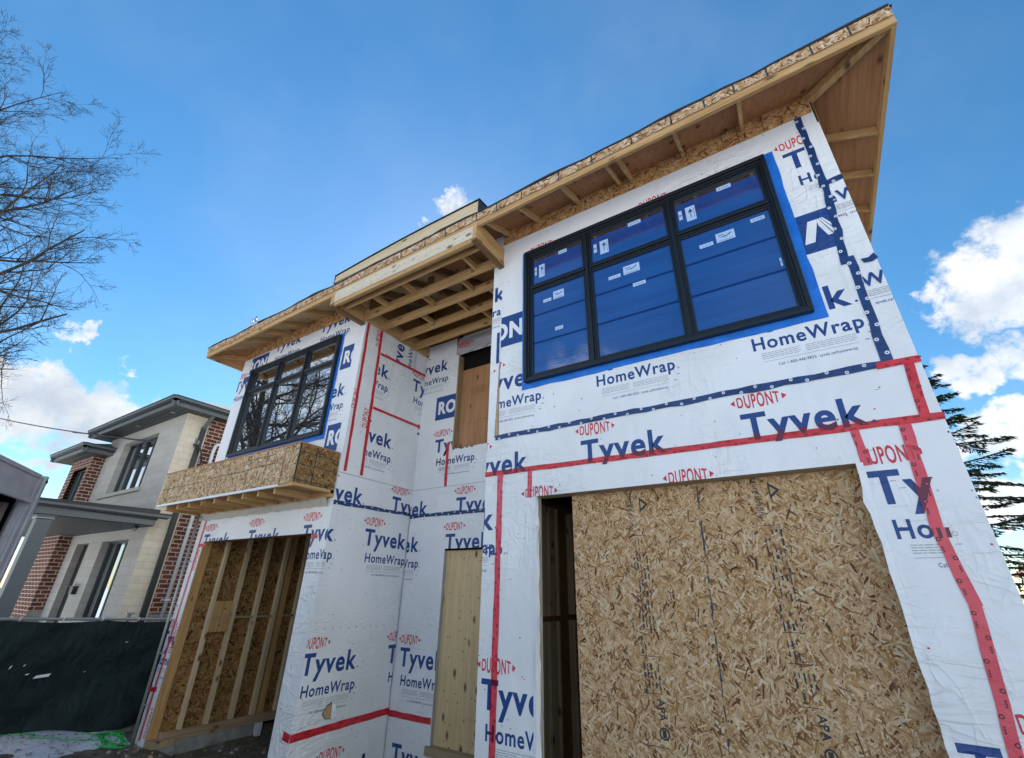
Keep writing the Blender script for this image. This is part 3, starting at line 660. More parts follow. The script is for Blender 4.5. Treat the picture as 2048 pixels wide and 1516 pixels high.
# --- tapes
ovb = [(u, 3.415, 't') for u in (-3.36, -1.84, -.31)]
H_ = house
tape('seam_tape', 'y', F, (XR - .005, 3.432), (XE + .005, 3.398), .056, 'tape_red', H_, seed=1, overlap=ovb, off=.006)
tape('seam_tape', 'y', F, (-2.845, 3.40), (-2.855, .5), .07, 'tape_pink', H_, seed=2, overlap=[(-3.00, 1.215, 'dth'), (-3.79, 2.82, 't')])
tape('seam_tape', 'y', F, (-2.455, 3.40), (-2.46, 3.12), .055, 'tape_pink', H_, seed=3)
tape('seam_tape', 'y', F, (.45, 3.395), (.462, 3.10), .062, 'tape_pink', H_, seed=4)
tape('seam_tape', 'y', F, (.758, 3.39), (.720, 2.62), .07, 'tape_pink', H_, seed=5, overlap=[(.43, 2.82, 'dt')])
tape('seam_tape', 'y', F, (.718, 2.64), (.765, 2.17), .068, 'tape_pink', H_, seed=6, overlap=[(.43, 2.82, 'h')])
tape('seam_tape', 'y', F, (.766, 2.19), (.655, 1.0), .066, 'tape_pink', H_, seed=66)
tape('seam_tape', 'y', F, (.915, 3.85), (.885, 3.42), .066, 'tape_red', H_, seed=7)
tape('seam_tape', 'y', F, (.72, 3.865), (.99, 3.858), .055, 'tape_red', H_, seed=8, off=.009)
tape('seam_tape', 'y', F, (-2.93, 3.852), (.80, 3.872), .058, 'tape_navy', H_, 'white', seed=9, wob=.008, off=.007)
tape('seam_tape', 'y', F, (.83, 6.79), (.832, 5.78), .062, 'tape_navy', H_, 'white', seed=10, wob=.008, off=.007)
tape('seam_tape', 'y', F, (.845, 5.84), (.775, 4.86), .062, 'tape_navy', H_, 'white', seed=12, wob=.008, off=.0075)
tape('seam_tape', 'y', F, (.815, 4.93), (.795, 3.86), .066, 'tape_navy', H_, 'white', seed=13, wob=.008, off=.007)
tape('seam_tape', 'y', F, (.84, 5.81), (.988, 5.825), .055, 'tape_navy', H_, 'white', seed=14, wob=.007, off=.009)
tape('seam_tape', 'y', F, (.89, 4.835), (.988, 4.865), .05, 'tape_navy', H_, 'white', seed=15, wob=.012, off=.007)
tape('seam_tape', 'x', XB, (4.255, 6.46), (4.30, 3.82), .05, 'tape_red', H_, seed=16)
tape('seam_tape', 'x', XB, (4.56, 6.43), (4.61, 3.815), .055, 'tape_red', H_, seed=17)
tape('seam_tape', 'x', XB, (4.61, 5.985), (5.77, 6.03), .05, 'tape_red', H_, seed=18)
tape('seam_tape', 'x', XB, (4.63, 4.965), (5.77, 4.965), .048, 'tape_red', H_, seed=19)
tape('seam_tape', 'x', XB, (4.2, 3.345), (5.77, 3.38), .055, 'tape_navy', H_, 'white', seed=20, wob=.007)
tape('seam_tape', 'x', XB, (4.2, .585), (5.77, .62), .085, 'tape_red', H_, seed=21)
tape('seam_tape', 'y', F, (-5.90, .60), (-5.762, .585), .085, 'tape_red', H_, seed=22)
tape('seam_tape', 'y', YR, (-5.755, 3.345), (XR, 3.335), .062, 'tape_navy', H_, 'white', seed=23, wob=.007)
tape('seam_tape', 'y', YR, (-5.755, .595), (-4.94, .595), .075, 'tape_red', H_, seed=24)
tape('seam_tape', 'y', YR, (-5.03, 4.55), (-5.02, 3.79), .058, 'tape_red', H_, seed=25)
tape('seam_tape', 'y', YR, (-4.975, 6.66), (-4.965, 6.28), .06, 'tape_red', H_, seed=26)
tape('seam_tape', 'y', F, (-9.33, 3.46), (-9.40, .06), .055, 'tape_pink', H_, seed=27)
tape('seam_tape', 'y', F, (-9.33, 2.875), (-9.10, 2.87), .055, 'tape_red', H_, seed=28, off=.006)
tape('seam_tape', 'y', F, (-9.56, .70), (-9.32, .72), .06, 'tape_red', H_, seed=29, off=.006)
tape('seam_tape', 'y', F, (-6.11, 2.87), (-5.97, 2.885), .055, 'tape_red', H_, seed=30, off=.006)

# --- frieze boards (raw strand board above the sheeting)
def frieze(x0, x1, z0, z1, seed, cuts):
    mb = MB(); mb.box((x0, F - .013, z0), (x1, F - .001, z1), 'osb_orange'); s = Sheet(mb, 'y', F - .013)
    s.flakes(x0, x1, z0, z1, 'osb_orange', 2600, .001, seed=seed)
    for c in cuts: s.rect(c, c + .007, z0, z1, 'osb_ink', .004)
    H(mb, 'frieze_board')
frieze(XR + .16, XE - .02, 6.79, 7.06, 41, (-1.0, -.28, .11, .27, .52))
frieze(XL, XB - .02, 6.70, 6.98, 42, (-8.6, -7.35, -6.75))
# --- roof, eaves
EX0, EX1, EY = -10.0, 1.58, 3.547
def dz(x): return (min(max(x, EX0), EX1) - 1.6) * .0092
PITCH = .40
mb = MB(); y1 = 14.2
def rz(x, y, up=0.0):       # height of the sheathing underside
    d = min(y - EY, y1 - y, x - EX0, EX1 - x); return 6.79 + dz(x) + d * PITCH + up
yr = (EY + y1) / 2; half = (EX1 - EX0) / 2
def hip(up, m, flip, e=0.0):
    h = (y1 - EY) / 2
    A = (EX0 - e, EY - e); B = (EX1 + e, EY - e); C = (EX1 + e, y1 + e); D = (EX0 - e, y1 + e); r0 = (EX0 + h, yr); r1 = (EX1 - h, yr)
    zz = lambda p: 6.79 + dz(p[0]) + up
    zr = 6.79 + h * PITCH + up
    P = lambda p, z: (p[0], p[1], z)
    fs = [[P(A, zz(A)), P(B, zz(B)), P(r1, zr), P(r0, zr)], [P(B, zz(B)), P(C, zz(C)), P(r1, zr)], [P(C, zz(C)), P(D, zz(D)), P(r0, zr), P(r1, zr)], [P(D, zz(D)), P(A, zz(A)), P(r0, zr)]]
    if flip:      # paler sheets over the bay end of the front slope
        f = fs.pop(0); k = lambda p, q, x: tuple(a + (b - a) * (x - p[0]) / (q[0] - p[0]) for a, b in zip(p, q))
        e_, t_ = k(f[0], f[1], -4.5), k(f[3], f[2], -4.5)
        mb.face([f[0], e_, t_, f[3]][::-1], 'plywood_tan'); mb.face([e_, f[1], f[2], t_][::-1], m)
    for f in fs: mb.face(f[::-1] if flip else f, m)
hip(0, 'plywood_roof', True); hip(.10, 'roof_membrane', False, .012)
H(mb, 'roof')
def eave_strip(p, q, n, seed):
    """fascia: strand-board ribs above a timber sub-fascia, membrane edge curling over the top"""
    p, q = Vector(p), Vector(q); d = (q - p).normalized(); nrm = Vector((d.y, -d.x, 0))
    mb = MB(); zz = lambda t: dz((p + (q - p) * t).x)
    for i in range(n):
        a, b = i / n, (i + 1) / n; A = p + (q - p) * a; B = p + (q - p) * b; za, zb = zz(a), zz(b); o = nrm * -.038; g = d * .004
        mb.hexa([A + nrm * 0 + Vector((0, 0, 6.68 + za)), B + Vector((0, 0, 6.68 + zb)), B + o + Vector((0, 0, 6.68 + zb)), A + o + Vector((0, 0, 6.68 + za)),
                 A + Vector((0, 0, 6.762 + za)), B + Vector((0, 0, 6.762 + zb)), B + o + Vector((0, 0, 6.762 + zb)), A + o + Vector((0, 0, 6.762 + za))], 'lumber_x' if abs(d.x) > .5 else 'lumber_y')
    H(mb, 'sub_fascia')
    mb = MB(); A, B = p, q; f = nrm * .012
    mb.hexa([A + Vector((0, 0, 6.762 + zz(0))), B + Vector((0, 0, 6.762 + zz(1))), B - nrm * .03 + Vector((0, 0, 6.762 + zz(1))), A - nrm * .03 + Vector((0, 0, 6.762 + zz(0))),
             A + f + Vector((0, 0, 6.90 + zz(0))), B + f + Vector((0, 0, 6.90 + zz(1))), B - nrm * .03 + Vector((0, 0, 6.90 + zz(1))), A - nrm * .03 + Vector((0, 0, 6.90 + zz(0)))], 'osb_grey')
    if abs(d.x) > .5:
        s = Sheet(mb, 'y', p.y - .012); g = np.random.default_rng(seed); m0 = len(mb.v)
        s.flakes(min(p.x, q.x), max(p.x, q.x), 6.768, 6.898, 'osb_grey', 2600, .001, seed=seed)
        x = min(p.x, q.x) + .2
        while x < max(p.x, q.x) - .1:
            s.rect(x, x + .013, 6.765, 6.898, 'osb_ink', .0045); x += g.uniform(.27, .55)
        mb.v[m0:] = [(v[0], v[1], v[2] + dz(v[0])) for v in mb.v[m0:]]
    H(mb, 'fascia_board')
    mb = MB(); r2 = random.Random(seed); pr = None; m = int((q - p).length / .22)
    for i in range(m + 1):
        t = i / m; c = p + (q - p) * t; j = .012 * math.sin(i * .9) + r2.uniform(-.008, .008); z = zz(t); ins = max(.0, min(.5, t * (q - p).length - .02, (1 - t) * (q - p).length - .02))
        row = [c - nrm * ins + Vector((0, 0, 6.905 + z + ins * PITCH)), c + nrm * .012 + Vector((0, 0, 6.918 + z + j * .5)), c + nrm * (.028 + j * .3) + Vector((0, 0, 6.912 + z + j)), c + nrm * .022 + Vector((0, 0, 6.893 + z + j))]
        if pr:
            for k in range(3): mb.face([pr[k], pr[k + 1], row[k + 1], row[k]], 'roof_membrane', smooth=False)
        pr = row
    H(mb, 'roof_edge_membrane')
eave_strip((EX0, EY, 0), (EX1, EY, 0), 12, 51)
eave_strip((EX1, EY + .001, 0), (EX1, y1, 0), 8, 52)
eave_strip((EX0, y1, 0), (EX0, EY + .001, 0), 8, 53)
def rafter(x0, y0, x1, y1_, w=.038, m='lumber_y'):
    mb = MB(); a0, a1 = rz(x0, y0), rz(x1, y1_); a = Vector((x0, y0, a0)); b = Vector((x1, y1_, a1)); d = Vector((x1 - x0, y1_ - y0, 0)).normalized(); sd = Vector((d.y, -d.x, 0)) * w / 2; dn = Vector((0, 0, -.092)); up = Vector((0, 0, -.002))
    mb.hexa([a - sd + dn, a + sd + dn, b + sd + dn, b - sd + dn, a - sd + up, a + sd + up, b + sd + up, b - sd + up], m); H(mb, 'rafter_tail')
for x in (-2.80, -2.29, -1.675, -1.095, -.95, -.315, .33): rafter(x, EY + .04, x, F + .02)
for x in (-6.80, -7.55, -8.10, -8.68): rafter(x, EY + .04, x, F + .02)
rafter(EX1 - .035, EY + .035, XE - .03, F - .03 + .05, .075)
rafter(EX0 + .035, EY + .035, XL + .05, F + .05, .045)
for y in (4.77, 5.40, 6.04, 6.66, 7.28): rafter(EX1 - .04, y, XE, y, m='lumber_x')
for y in (4.8, 5.5): rafter(EX0 + .04, y, XL, y, m='lumber_x')
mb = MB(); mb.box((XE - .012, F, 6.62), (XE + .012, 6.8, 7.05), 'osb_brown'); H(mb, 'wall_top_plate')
# raised kerb of pale boards on the roof edge above the porch
mb = MB(); n = 14; X0, X1 = -5.90, -2.885
def kz(t): return 6.925 + .005 * t
def kt(t): return 7.035 + .075 * t + .035 * math.sin(math.pi * t)
for i in range(n):
    a, b = i / n, (i + 1) / n; xa, xb = X0 + (X1 - X0) * a, X0 + (X1 - X0) * b
    for lo_, hi_, off in ((0, .40, 0), (.40, .46, .03), (.46, .82, .009), (.82, .87, .03), (.87, 1, .017)):
        z = lambda t, k: kz(t) - .045 + (kt(t) - kz(t) + .045) * k
        y0 = EY - .014 + off
        mb.hexa([(xa, y0, z(a, lo_)), (xb, y0, z(b, lo_)), (xb, y0 + .3, z(b, lo_)), (xa, y0 + .3, z(a, lo_)), (xa, y0, z(a, hi_)), (xb, y0, z(b, hi_)), (xb, y0 + .3, z(b, hi_)), (xa, y0 + .3, z(a, hi_))], 'lumber_pale_x' if off < .02 else 'lumber_dark_x')
H(mb, 'roof_kerb')
mb = MB(); pr = None; r2 = random.Random(8)
for i in range(n + 1):
    t = i / n; x = X0 - .02 + (X1 - X0 + .04) * t; j = r2.uniform(-.006, .006)
    row = [(x, EY + .35, kt(t) + .03), (x, EY - .019, kt(t) + .008), (x, EY - .021, kt(t) - .004 + j * .6)]
    if pr:
        for k in range(2): mb.face([pr[k], pr[k + 1], row[k + 1], row[k]], 'roof_membrane')
    pr = row
for x, e in ((X0 - .004, 0), (X1 + .004, 1)): mb.box((x - .003, EY - .02, 6.93 + dz(x)), (x + .003, EY + .3, kt(e) + .01), 'roof_membrane')
H(mb, 'kerb_membrane')
# --- porch canopy over the recess
PZ0, PZ1 = 6.40, 6.655
mb = MB(); mb.box((-5.80, EY - .012, PZ0 + .05), (-2.945, EY + .03, PZ1), 'plywood_white'); mb.box((-5.79, EY - .002, PZ0 - .015), (-2.95, EY + .035, PZ0 + .048), 'lumber_x'); mb.box((-5.75, EY + .036, PZ0 + .02), (-2.99, EY + .09, PZ0 + .12), 'lumber_x')
s = Sheet(mb, 'y', EY - .012); r2 = random.Random(3)
for i in range(70):
    u = r2.uniform(-5.75, -3.0); z = r2.uniform(PZ0 + .07, PZ1 - .03); s.disc(u, z, r2.uniform(.004, .009), 'lumber_dark_x', .001, 6)
H(mb, 'canopy_beam')
for x0, x1 in ((-2.945, -2.885), (-5.87, -5.80)):
    mb = MB(); mb.box((x0, EY - .02, PZ0 + .02), (x1, F - .002, PZ1 + .02), 'lumber_y'); mb.box((x0 - .01, EY - .025, PZ0 - .02), (x1 + .01, F - .003, PZ0 + .016), 'lumber_dark_y'); mb.box((x0 - .006, EY + .03, PZ1 + .022), (x1 + .006, F - .003, PZ1 + .055), 'lumber_y'); H(mb, 'canopy_side_board')
mb = MB(); mb.box((XB + .002, F + .001, PZ0 + .03), (XB + .045, YR - .01, PZ1 + .02), 'lumber_y'); H(mb, 'ledger_board')
for y in (3.76, 4.17, 4.57, 4.99, 5.40):
    mb = MB(); mb.box((XB + .046 if y > F else -5.79, y - .019, 6.44), (XR - .002 if y > F else -2.95, y + .019, 6.60), 'lumber_x'); H(mb, 'joist')
for x in (-5.45, -4.85, -4.25, -3.65):
    mb = MB(); mb.beam((x, EY + .04, rz(x, EY + .04) - .055), (x, YR + .4, rz(x, YR + .4) - .055), .04, .11, 'lumber_dark_y' if x < -4 else 'lumber_y'); H(mb, 'rafter')
for x, y in ((-5.2, 3.97), (-4.55, 3.97), (-3.7, 4.37), (-4.5, 4.37), (-3.35, 3.97), (-4.1, 4.78), (-3.45, 4.78), (-4.9, 4.78), (-3.9, 5.2)):
    mb = MB(); mb.box((x - .019, y - .18, 6.50), (x + .019, y + .18, 6.59), 'lumber_y'); mb.box((x + .05, y - .1, 6.58), (x + .16, y - .06, 6.9), 'lumber_dark_z'); H(mb, 'blocking')
# --- ledge boxed in strand board under the bay window
LX0, LX1, LY, LZ0, LZ1 = -9.80, -5.785, 3.52, 3.51, 4.055
mb = MB(); mb.box((LX0, LY, LZ0), (LX1, F - .01, LZ1), 'osb'); s = Sheet(mb, 'y', LY); s.flakes(LX0, LX1, LZ0, LZ1, 'osb', 2300, .001, seed=61)
for x in (-9.55, -9.1, -8.55, -8.05, -7.85, -7.6, -7.0, -6.55, -6.1): s.rect(x, x + .011, LZ0 + (.27 if int(x * 100) % 3 == 0 else .0), LZ1, 'osb_ink', .004)
for x0, x1, z in ((LX0, -8.3, 3.77), (-8.2, -6.9, 3.80), (-6.95, -6.3, 3.82)): s.rect(x0, x1, z, z + .010, 'osb_ink', .004)
s.rect(-7.05, -6.35, 3.955, 3.965, 'osb_ink', .004)
s = Sheet(mb, 'x', LX1); s.flakes(LY, F - .01, LZ0, LZ1, 'osb_brown', 2300, .001, seed=62)  # end face browner than the front: its shade put into the colour
for y, w in ((LY + .002, .022), (3.79, .014)): s.rect(y, y + w, LZ0, LZ1, 'osb_ink', .004)
for z in (3.545, 3.76, 3.93): s.rect(LY, F - .02, z, z + .011, 'osb_ink', .0045)
mb.box((LX0 - .01, LY - .012, LZ1), (LX1 + .012, F - .02, LZ1 + .022), 'plywood_red')
H(mb, 'window_ledge')
mb = MB()
mb.box((LX0, LY - .004, LZ0 - .035), (-6.12, LY + .03, LZ0 - .001), 'white_vinyl'); mb.box((-6.12, LY + .005, LZ0 - .045), (LX1, LY + .06, LZ0 - .001), 'lumber_x'); mb.box((LX1 - .05, LY + .06, LZ0 - .045), (LX1, F - .005, LZ0 - .001), 'lumber_y')
mb.box((LX0, F - .06, LZ0 - .10), (LX1, F - .002, LZ0 - .002), 'lumber_x'); H(mb, 'ledge_trim')
for x in np.arange(-9.55, -5.9, .41):
    mb = MB(); mb.box((x - .019, LY + .061, LZ0 - .11), (x + .019, F - .061, LZ0 - .002), 'lumber_y'); H(mb, 'ledge_joist')

# --- windows
def window(x0, x1, z0, z1, mull, tr, film, seed):
    mb = MB(); y = F
    fw = .055
    def ring(a0, a1, c0, c1, w, ya, yb, m):
        mb.box((a0, ya, c0), (a0 + w, yb, c1), m); mb.box((a1 - w, ya, c0), (a1, yb, c1), m); mb.box((a0 + w, ya, c0), (a1 - w, yb, c0 + w), m); mb.box((a0 + w, ya, c1 - w), (a1 - w, yb, c1), m)
    ring(x0, x1, z0, z1, .042, y - .075, y + .05, 'frame_black'); ring(x0 + .042, x1 - .042, z0 + .042, z1 - .042, .022, y - .052, y + .05, 'frame_black')
    ring(x0 + .064, x1 - .064, z0 + .064, z1 - .064, .014, y - .034, y + .05, 'frame_black')
    xs_ = [x0 + .078] + [v for m in mull for v in (m - .036, m + .036)] + [x1 - .078]
    for m in mull:
        mb.box((m - .018, y - .055, z0 + .064), (m + .018, y + .05, z1 - .064), 'frame_black'); mb.box((m - .036, y - .032, z0 + .078), (m - .018, y + .05, z1 - .078), 'frame_black'); mb.box((m + .018, y - .032, z0 + .078), (m + .036, y + .05, z1 - .078), 'frame_black')
    cells = []
    for a, b in zip(xs_[::2], xs_[1::2]):
        mb.box((a, y - .050, tr - .018), (b, y + .05, tr + .018), 'frame_black'); mb.box((a, y - .030, tr - .04), (b, y + .05, tr - .018), 'frame_black'); mb.box((a, y - .030, tr + .018), (b, y + .05, tr + .032), 'frame_black')
        for c, d in ((z0 + .078, tr - .04), (tr + .032, z1 - .078)):
            ring(a, b, c, d, .026, y - .02, y + .04, 'frame_black'); cells.append((a + .026, b - .026, c + .026, d - .026))
    win = H(mb, 'triple_window', bevel=.004)
    for (a, b, c, d) in cells:
        mb = MB(); mb.box((a - .01, y + .004, c - .01), (b + .01, y + .012, d + .01), 'window_film' if film else 'glass_mirror'); s = Sheet(mb, 'y', y + .004)
        if film and d - c > .7:
            for f in (.36, .70): s.rect(a, b, c + (d - c) * f - .016, c + (d - c) * f + .012, 'film_overlap', .0008)
        if film and d - c < .7: s.rect(a, b, d - .055, d, 'glass_mirror', .0008)
        mb.build('pane', win)
        if film:
            r2 = random.Random(int(a * 50) + int(c * 10)); top = d - c < .7
            st_ = [((.03, .35), (.075, .65), 0), ((.12, .22), (.24, .68), 1), ((.53, .80), (.70, .92), 0)] if top else [((.20, .83), (.36, .87), 0), ((.40, .83), (.61, .93), 2)] + ([((.42, .44), (.57, .48), 0)] if a < -1.7 else ([((.50, .66), (.66, .70), 0)] if a < -.8 else [((.80, .92), (.95, .96), 0), ((.965, .40), (.985, .48), 0)]))
            for (p, q, kind) in st_:
                m2 = MB(); ss = Sheet(m2, 'y', y + .004); u0, u1, w0, w1 = a + (b - a) * p[0], a + (b - a) * q[0], c + (d - c) * p[1], c + (d - c) * q[1]
                ss.rect(u0, u1, w0, w1, 'sticker_paper', .002)
                uw, hw = u1 - u0, w1 - w0
                if kind == 0:
                    for i in range(3): ss.rect(u0 + uw * (.15 + .25 * i), u0 + uw * (.33 + .25 * i), w0 + hw * .4, w0 + hw * .55, 'sticker_ink', .003)
                elif kind == 1:
                    ss.rect(u0 + uw * .46, u0 + uw * .54, w0 + hw * .2, w0 + hw * .7, 'sticker_ink', .003); ss.poly([(u0 + uw * .25, w0 + hw * .6), (u0 + uw * .75, w0 + hw * .6), (u0 + uw * .5, w0 + hw * .85)], 'sticker_ink', .003)
                    for i in range(3): ss.rect(u0 + uw * .82, u0 + uw * .87, w0 + hw * (.15 + .25 * i), w0 + hw * (.33 + .25 * i), 'sticker_ink', .003)
                else:
                    ss.poly([(u0 + uw * .12, w0 + hw * .5), (u0 + uw * .55, w0 + hw * .55), (u0 + uw * .85, w0 + hw * .8), (u0 + uw * .8, w0 + hw * .62), (u0 + uw * .5, w0 + hw * .42)], 'sticker_ink', .003)
                    ss.rect(u0 + uw * .1, u0 + uw * .9, w0 + hw * .10, w0 + hw * .14, 'sticker_ink', .003); ss.rect(u0 + uw * .12, u0 + uw * .45, w0 + hw * .68, w0 + hw * .76, 'sticker_ink', .003)
                m2.build('sticker', win)
    # blue flashing tape round the frame
    mb = MB(); s = Sheet(mb, 'y', F); r2 = random.Random(seed)
    wL, wR, wB, wT = (.06, .085, .075, .05) if film else (.06, .06, .075, .045)
    n = 16
    for (a0, a1, ho, w, vert) in ((x0 - wL, x1 + wR, z0, wB, 0), (x0 - wL, x1 + wR, z1, wT, 1), (z0 - wB, z1 + wT, x0, wL, 2), (z0 - wB, z1 + wT, x1, wR, 3)):
        sg = 1 if vert in (1, 3) else -1; prev = None
        for i in range(n + 1):
            t = a0 + (a1 - a0) * i / n; e = w + r2.uniform(-.007, .007); i0 = (ho - sg * .03); i1 = ho + sg * e; o_ = .0062 + (0 if vert < 2 else .0012)
            cur = ((t, i0), (t, i1)) if vert < 2 else ((i0, t), (i1, t))
            if prev:
                q = [prev[0], cur[0], cur[1], prev[1]]; q = [s.P(*p_, o_) for p_ in q]
                if vert in (0, 3): q = q[::-1]
                mb.face(q, 'tape_blue')
            prev = cur
    mb.build('flashing_tape', win)
window(-2.505, .445, 4.465, 6.43, (-1.62, -.58), 5.82, True, 71)
window(-9.19, -6.35, 4.46, 6.33, (-8.19, -7.30), 5.82, False, 72)

# --- boards closing the openings
mb = MB(); GY = 4.37; OL, OR = -2.045, .46
mb.box((OL, GY, -.2), (OR, GY + .018, GZ + .12), 'osb_board'); s = Sheet(mb, 'y', GY)
s.flakes(OL, OR, .55, GZ + .03, 'osb_board', 6500, .001, (.035, .115), (.006, .020), 1.57, 81, 1.35)
r2 = random.Random(4); z = .5; x = -.80
pts = []
while z < 3.16: pts.append((-.79 - (3.16 - z) * .035 + r2.uniform(-.006, .006), z)); z += .05
for p, q in zip(pts, pts[1:]):
    w = r2.uniform(.003, .009)
    s.poly([(p[0] - w, p[1]), (p[0] + w, p[1]), (q[0] + w, q[1]), (q[0] - w, q[1])], 'osb_seam' if r2.random() < .78 else 'osb_grey', .0034)
def stampcol(u, seed, top):
    g = random.Random(seed); s.text('georgia pacific', u + .02, top, .045, .34, 'osb_ink', .0034, None, .008, -90)
    s.poly([(u + .13, top - .05), (u + .215, top - .12), (u + .13, top - .19)], 'osb_ink', .0034); s.poly([(u + .142, top - .085), (u + .185, top - .12), (u + .142, top - .155)], 'osb', .0040)
    z = top - .40; s.rect(u + .02, u + .16, z, z + .005, 'osb_ink', .0034)
    for rows, ln in ((5, .75), (4, .16), (5, .22)):
        for i in range(rows):
            zz = z - .03
            while zz > z - ln:
                l = g.uniform(.02, .06)
                if g.random() < .72: s.rect(u + .025 + i * .03, u + .025 + i * .03 + g.uniform(.005, .016), zz - l, zz, 'osb_ink', .0034)
                zz -= l + g.uniform(.012, .03)
        z -= ln + .04; s.rect(u + .01, u + .16, z + .02, z + .025, 'osb_ink', .0034)
    s.text('APA', u + .115, z - .01, .055, .15, 'osb_ink', .0034, None, .02, -90); s.disc(u + .145, z - .24, .042, 'osb_ink', .0034, 14); s.disc(u + .145, z - .24, .03, 'osb', .0040, 14); s.rect(u + .13, u + .16, z - .265, z - .215, 'osb_ink', .0044)
    s.rect(u + .01, u + .17, z - .33, z - .325, 'osb_ink', .0034)
for z in np.arange(.7, 3.1, .21):
    for u in (OL + .03, OL + .62, -.86 - (3.16 - z) * .035, -.73 - (3.16 - z) * .035, -.2, OR - .07): s.disc(u + r2.uniform(-.015, .015), z + r2.uniform(-.03, .03), .006, 'osb_ink', .0036, 6)
stampcol(-1.47, 5, 3.10); stampcol(-.36, 6, 3.13)
H(mb, 'garage_board')
mb = MB(); mb.box((GX0 - .02, F + .002, GZ), (GX1 + .02, GY - .001, GZ + .2), 'lumber_grey_x'); H(mb, 'garage_header')
mb = MB()
# left jamb, sheeting tucked round it in crumples
r2 = random.Random(9); zs_ = np.linspace(.0, GZ, 34); pr = None
for z in zs_:
    row = [(GX0 - .03, F - .005, z), (GX0 + .004 + r2.uniform(-.006, .012), F - .004 - r2.random() * .012, z), (GX0 + .016 + r2.uniform(-.006, .012), F + .035, z), (GX0 + .010 + r2.uniform(-.006, .014), F + .07, z), (GX0 + .004, F + .10, z)]
    if pr:
        for k in range(4): mb.face([pr[k], pr[k + 1], row[k + 1], row[k]], 'house_wrap_white' if k < 2 else 'fabric_grey', smooth=True)  # same sheet turned greyer inside the reveal, shade put into its colour
    pr = row
H(mb, 'wrapped_jamb')
mb = MB(); pr = None
for z in zs_:
    row = [(GX1 + .03, F - .005, z), (GX1 - .012 + r2.uniform(-.010, .006) - .02 * math.exp(-((z - 2.85) / .2) ** 2), F - .008, z), (GX1 - .006, F + .05, z), (GX1, F + .17, z)]
    if pr:
        for k in range(3): mb.face([row[k], row[k + 1], pr[k + 1], pr[k]], 'house_wrap_white', smooth=True)
    pr = row
H(mb, 'wrapped_jamb')
mb = MB(); mb.box((GX0 - .02, F + .101, -.1), (GX0 + .004, F + .12, GZ), 'lumber_pale_z'); H(mb, 'garage_jamb')
# dark room behind the garage gap, with its studs
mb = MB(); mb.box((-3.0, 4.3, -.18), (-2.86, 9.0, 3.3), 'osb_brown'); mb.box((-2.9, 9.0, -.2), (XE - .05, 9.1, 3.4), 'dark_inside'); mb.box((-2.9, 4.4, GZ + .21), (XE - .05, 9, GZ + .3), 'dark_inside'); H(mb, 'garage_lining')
for y in (4.62, 4.98, 5.20, 5.42, 5.86):
    mb = MB(); mb.box((-2.86, y, -.15), (-2.77, y + (.15 if y in (5.20, 4.98) else .04), 1.9), 'lumber_grey_z'); mb.box((-2.86, y + .01, 1.96), (-2.77, y + (.16 if y in (5.20, 4.98) else .05), 3.2), 'lumber_grey_z'); H(mb, 'stud')
mb = MB(); mb.box((DX0, YR + .06, DZ0 - .05), (-3.9, YR + .085, DZ1 + .05), 'plywood_pale'); s = Sheet(mb, 'y', YR + .06); r2 = random.Random(2)
for i in range(70): s.disc(r2.uniform(DX0 + .1, -4.1), DZ0 + .25 * r2.randint(0, 9) + r2.uniform(0, .12), r2.uniform(.006, .013), 'lumber_dark_z', .001, 7)
H(mb, 'door_board')
mb = MB(); mb.box((DX0 - .05, YR - .05, DZ0 - .10), (-3.9, YR + .14, DZ0 - .0), 'lumber_grey_x'); H(mb, 'door_sill')
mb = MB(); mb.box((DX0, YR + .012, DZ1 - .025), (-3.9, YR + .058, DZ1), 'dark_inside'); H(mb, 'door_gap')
mb = MB(); mb.box((WX0 + .005, YR + .13, WZ0 - .03), (-3.85, YR + .15, 5.985), 'plywood_red'); s = Sheet(mb, 'y', YR + .13); r2 = random.Random(6)
for i in range(60):      # faint scrawl and drips
    u = -4.72 + i * .011; s.rect(u, u + .005, 5.46 + r2.uniform(-.03, .02), 5.58 + r2.uniform(-.03, .03), 'osb_brown', .001) if r2.random() < .75 else None
for i in range(14): s.disc(-4.75 + .05 * i + r2.uniform(-.01, .01), 4.9 + r2.uniform(-.05, .05), .008, 'lumber_dark_z', .001, 6, .02)
H(mb, 'window_board')
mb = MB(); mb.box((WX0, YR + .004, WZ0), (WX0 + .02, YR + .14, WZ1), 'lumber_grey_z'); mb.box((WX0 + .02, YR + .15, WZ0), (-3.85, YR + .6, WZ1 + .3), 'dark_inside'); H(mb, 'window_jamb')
mb = MB(); r2 = random.Random(12); g = [[(WX0 - .02 + i * .075, YR - .008 - .03 * (1 - j / 5) * (.5 + r2.random()) , 6.26 + j * .07 + (1 - j / 5) * (.018 * math.sin(i * 1.3) + .012 * i / 5)) for i in range(14)] for j in range(6)]
for j in range(5):
    for i in range(13): mb.face([g[j][i], g[j][i + 1], g[j + 1][i + 1], g[j + 1][i]], 'fabric_grey', smooth=True)
s = Sheet(mb, 'y', YR - .05); s.oval(-4.78, 6.44, (-4.93, -4.55, 6.3, 6.6), 0); s.rect(-4.93, -4.82, 6.60, 6.66, 'print_black', 0); s.rect(-4.88, -4.86, 6.6, 6.72, 'print_black', 0)
H(mb, 'sheeting_flap')

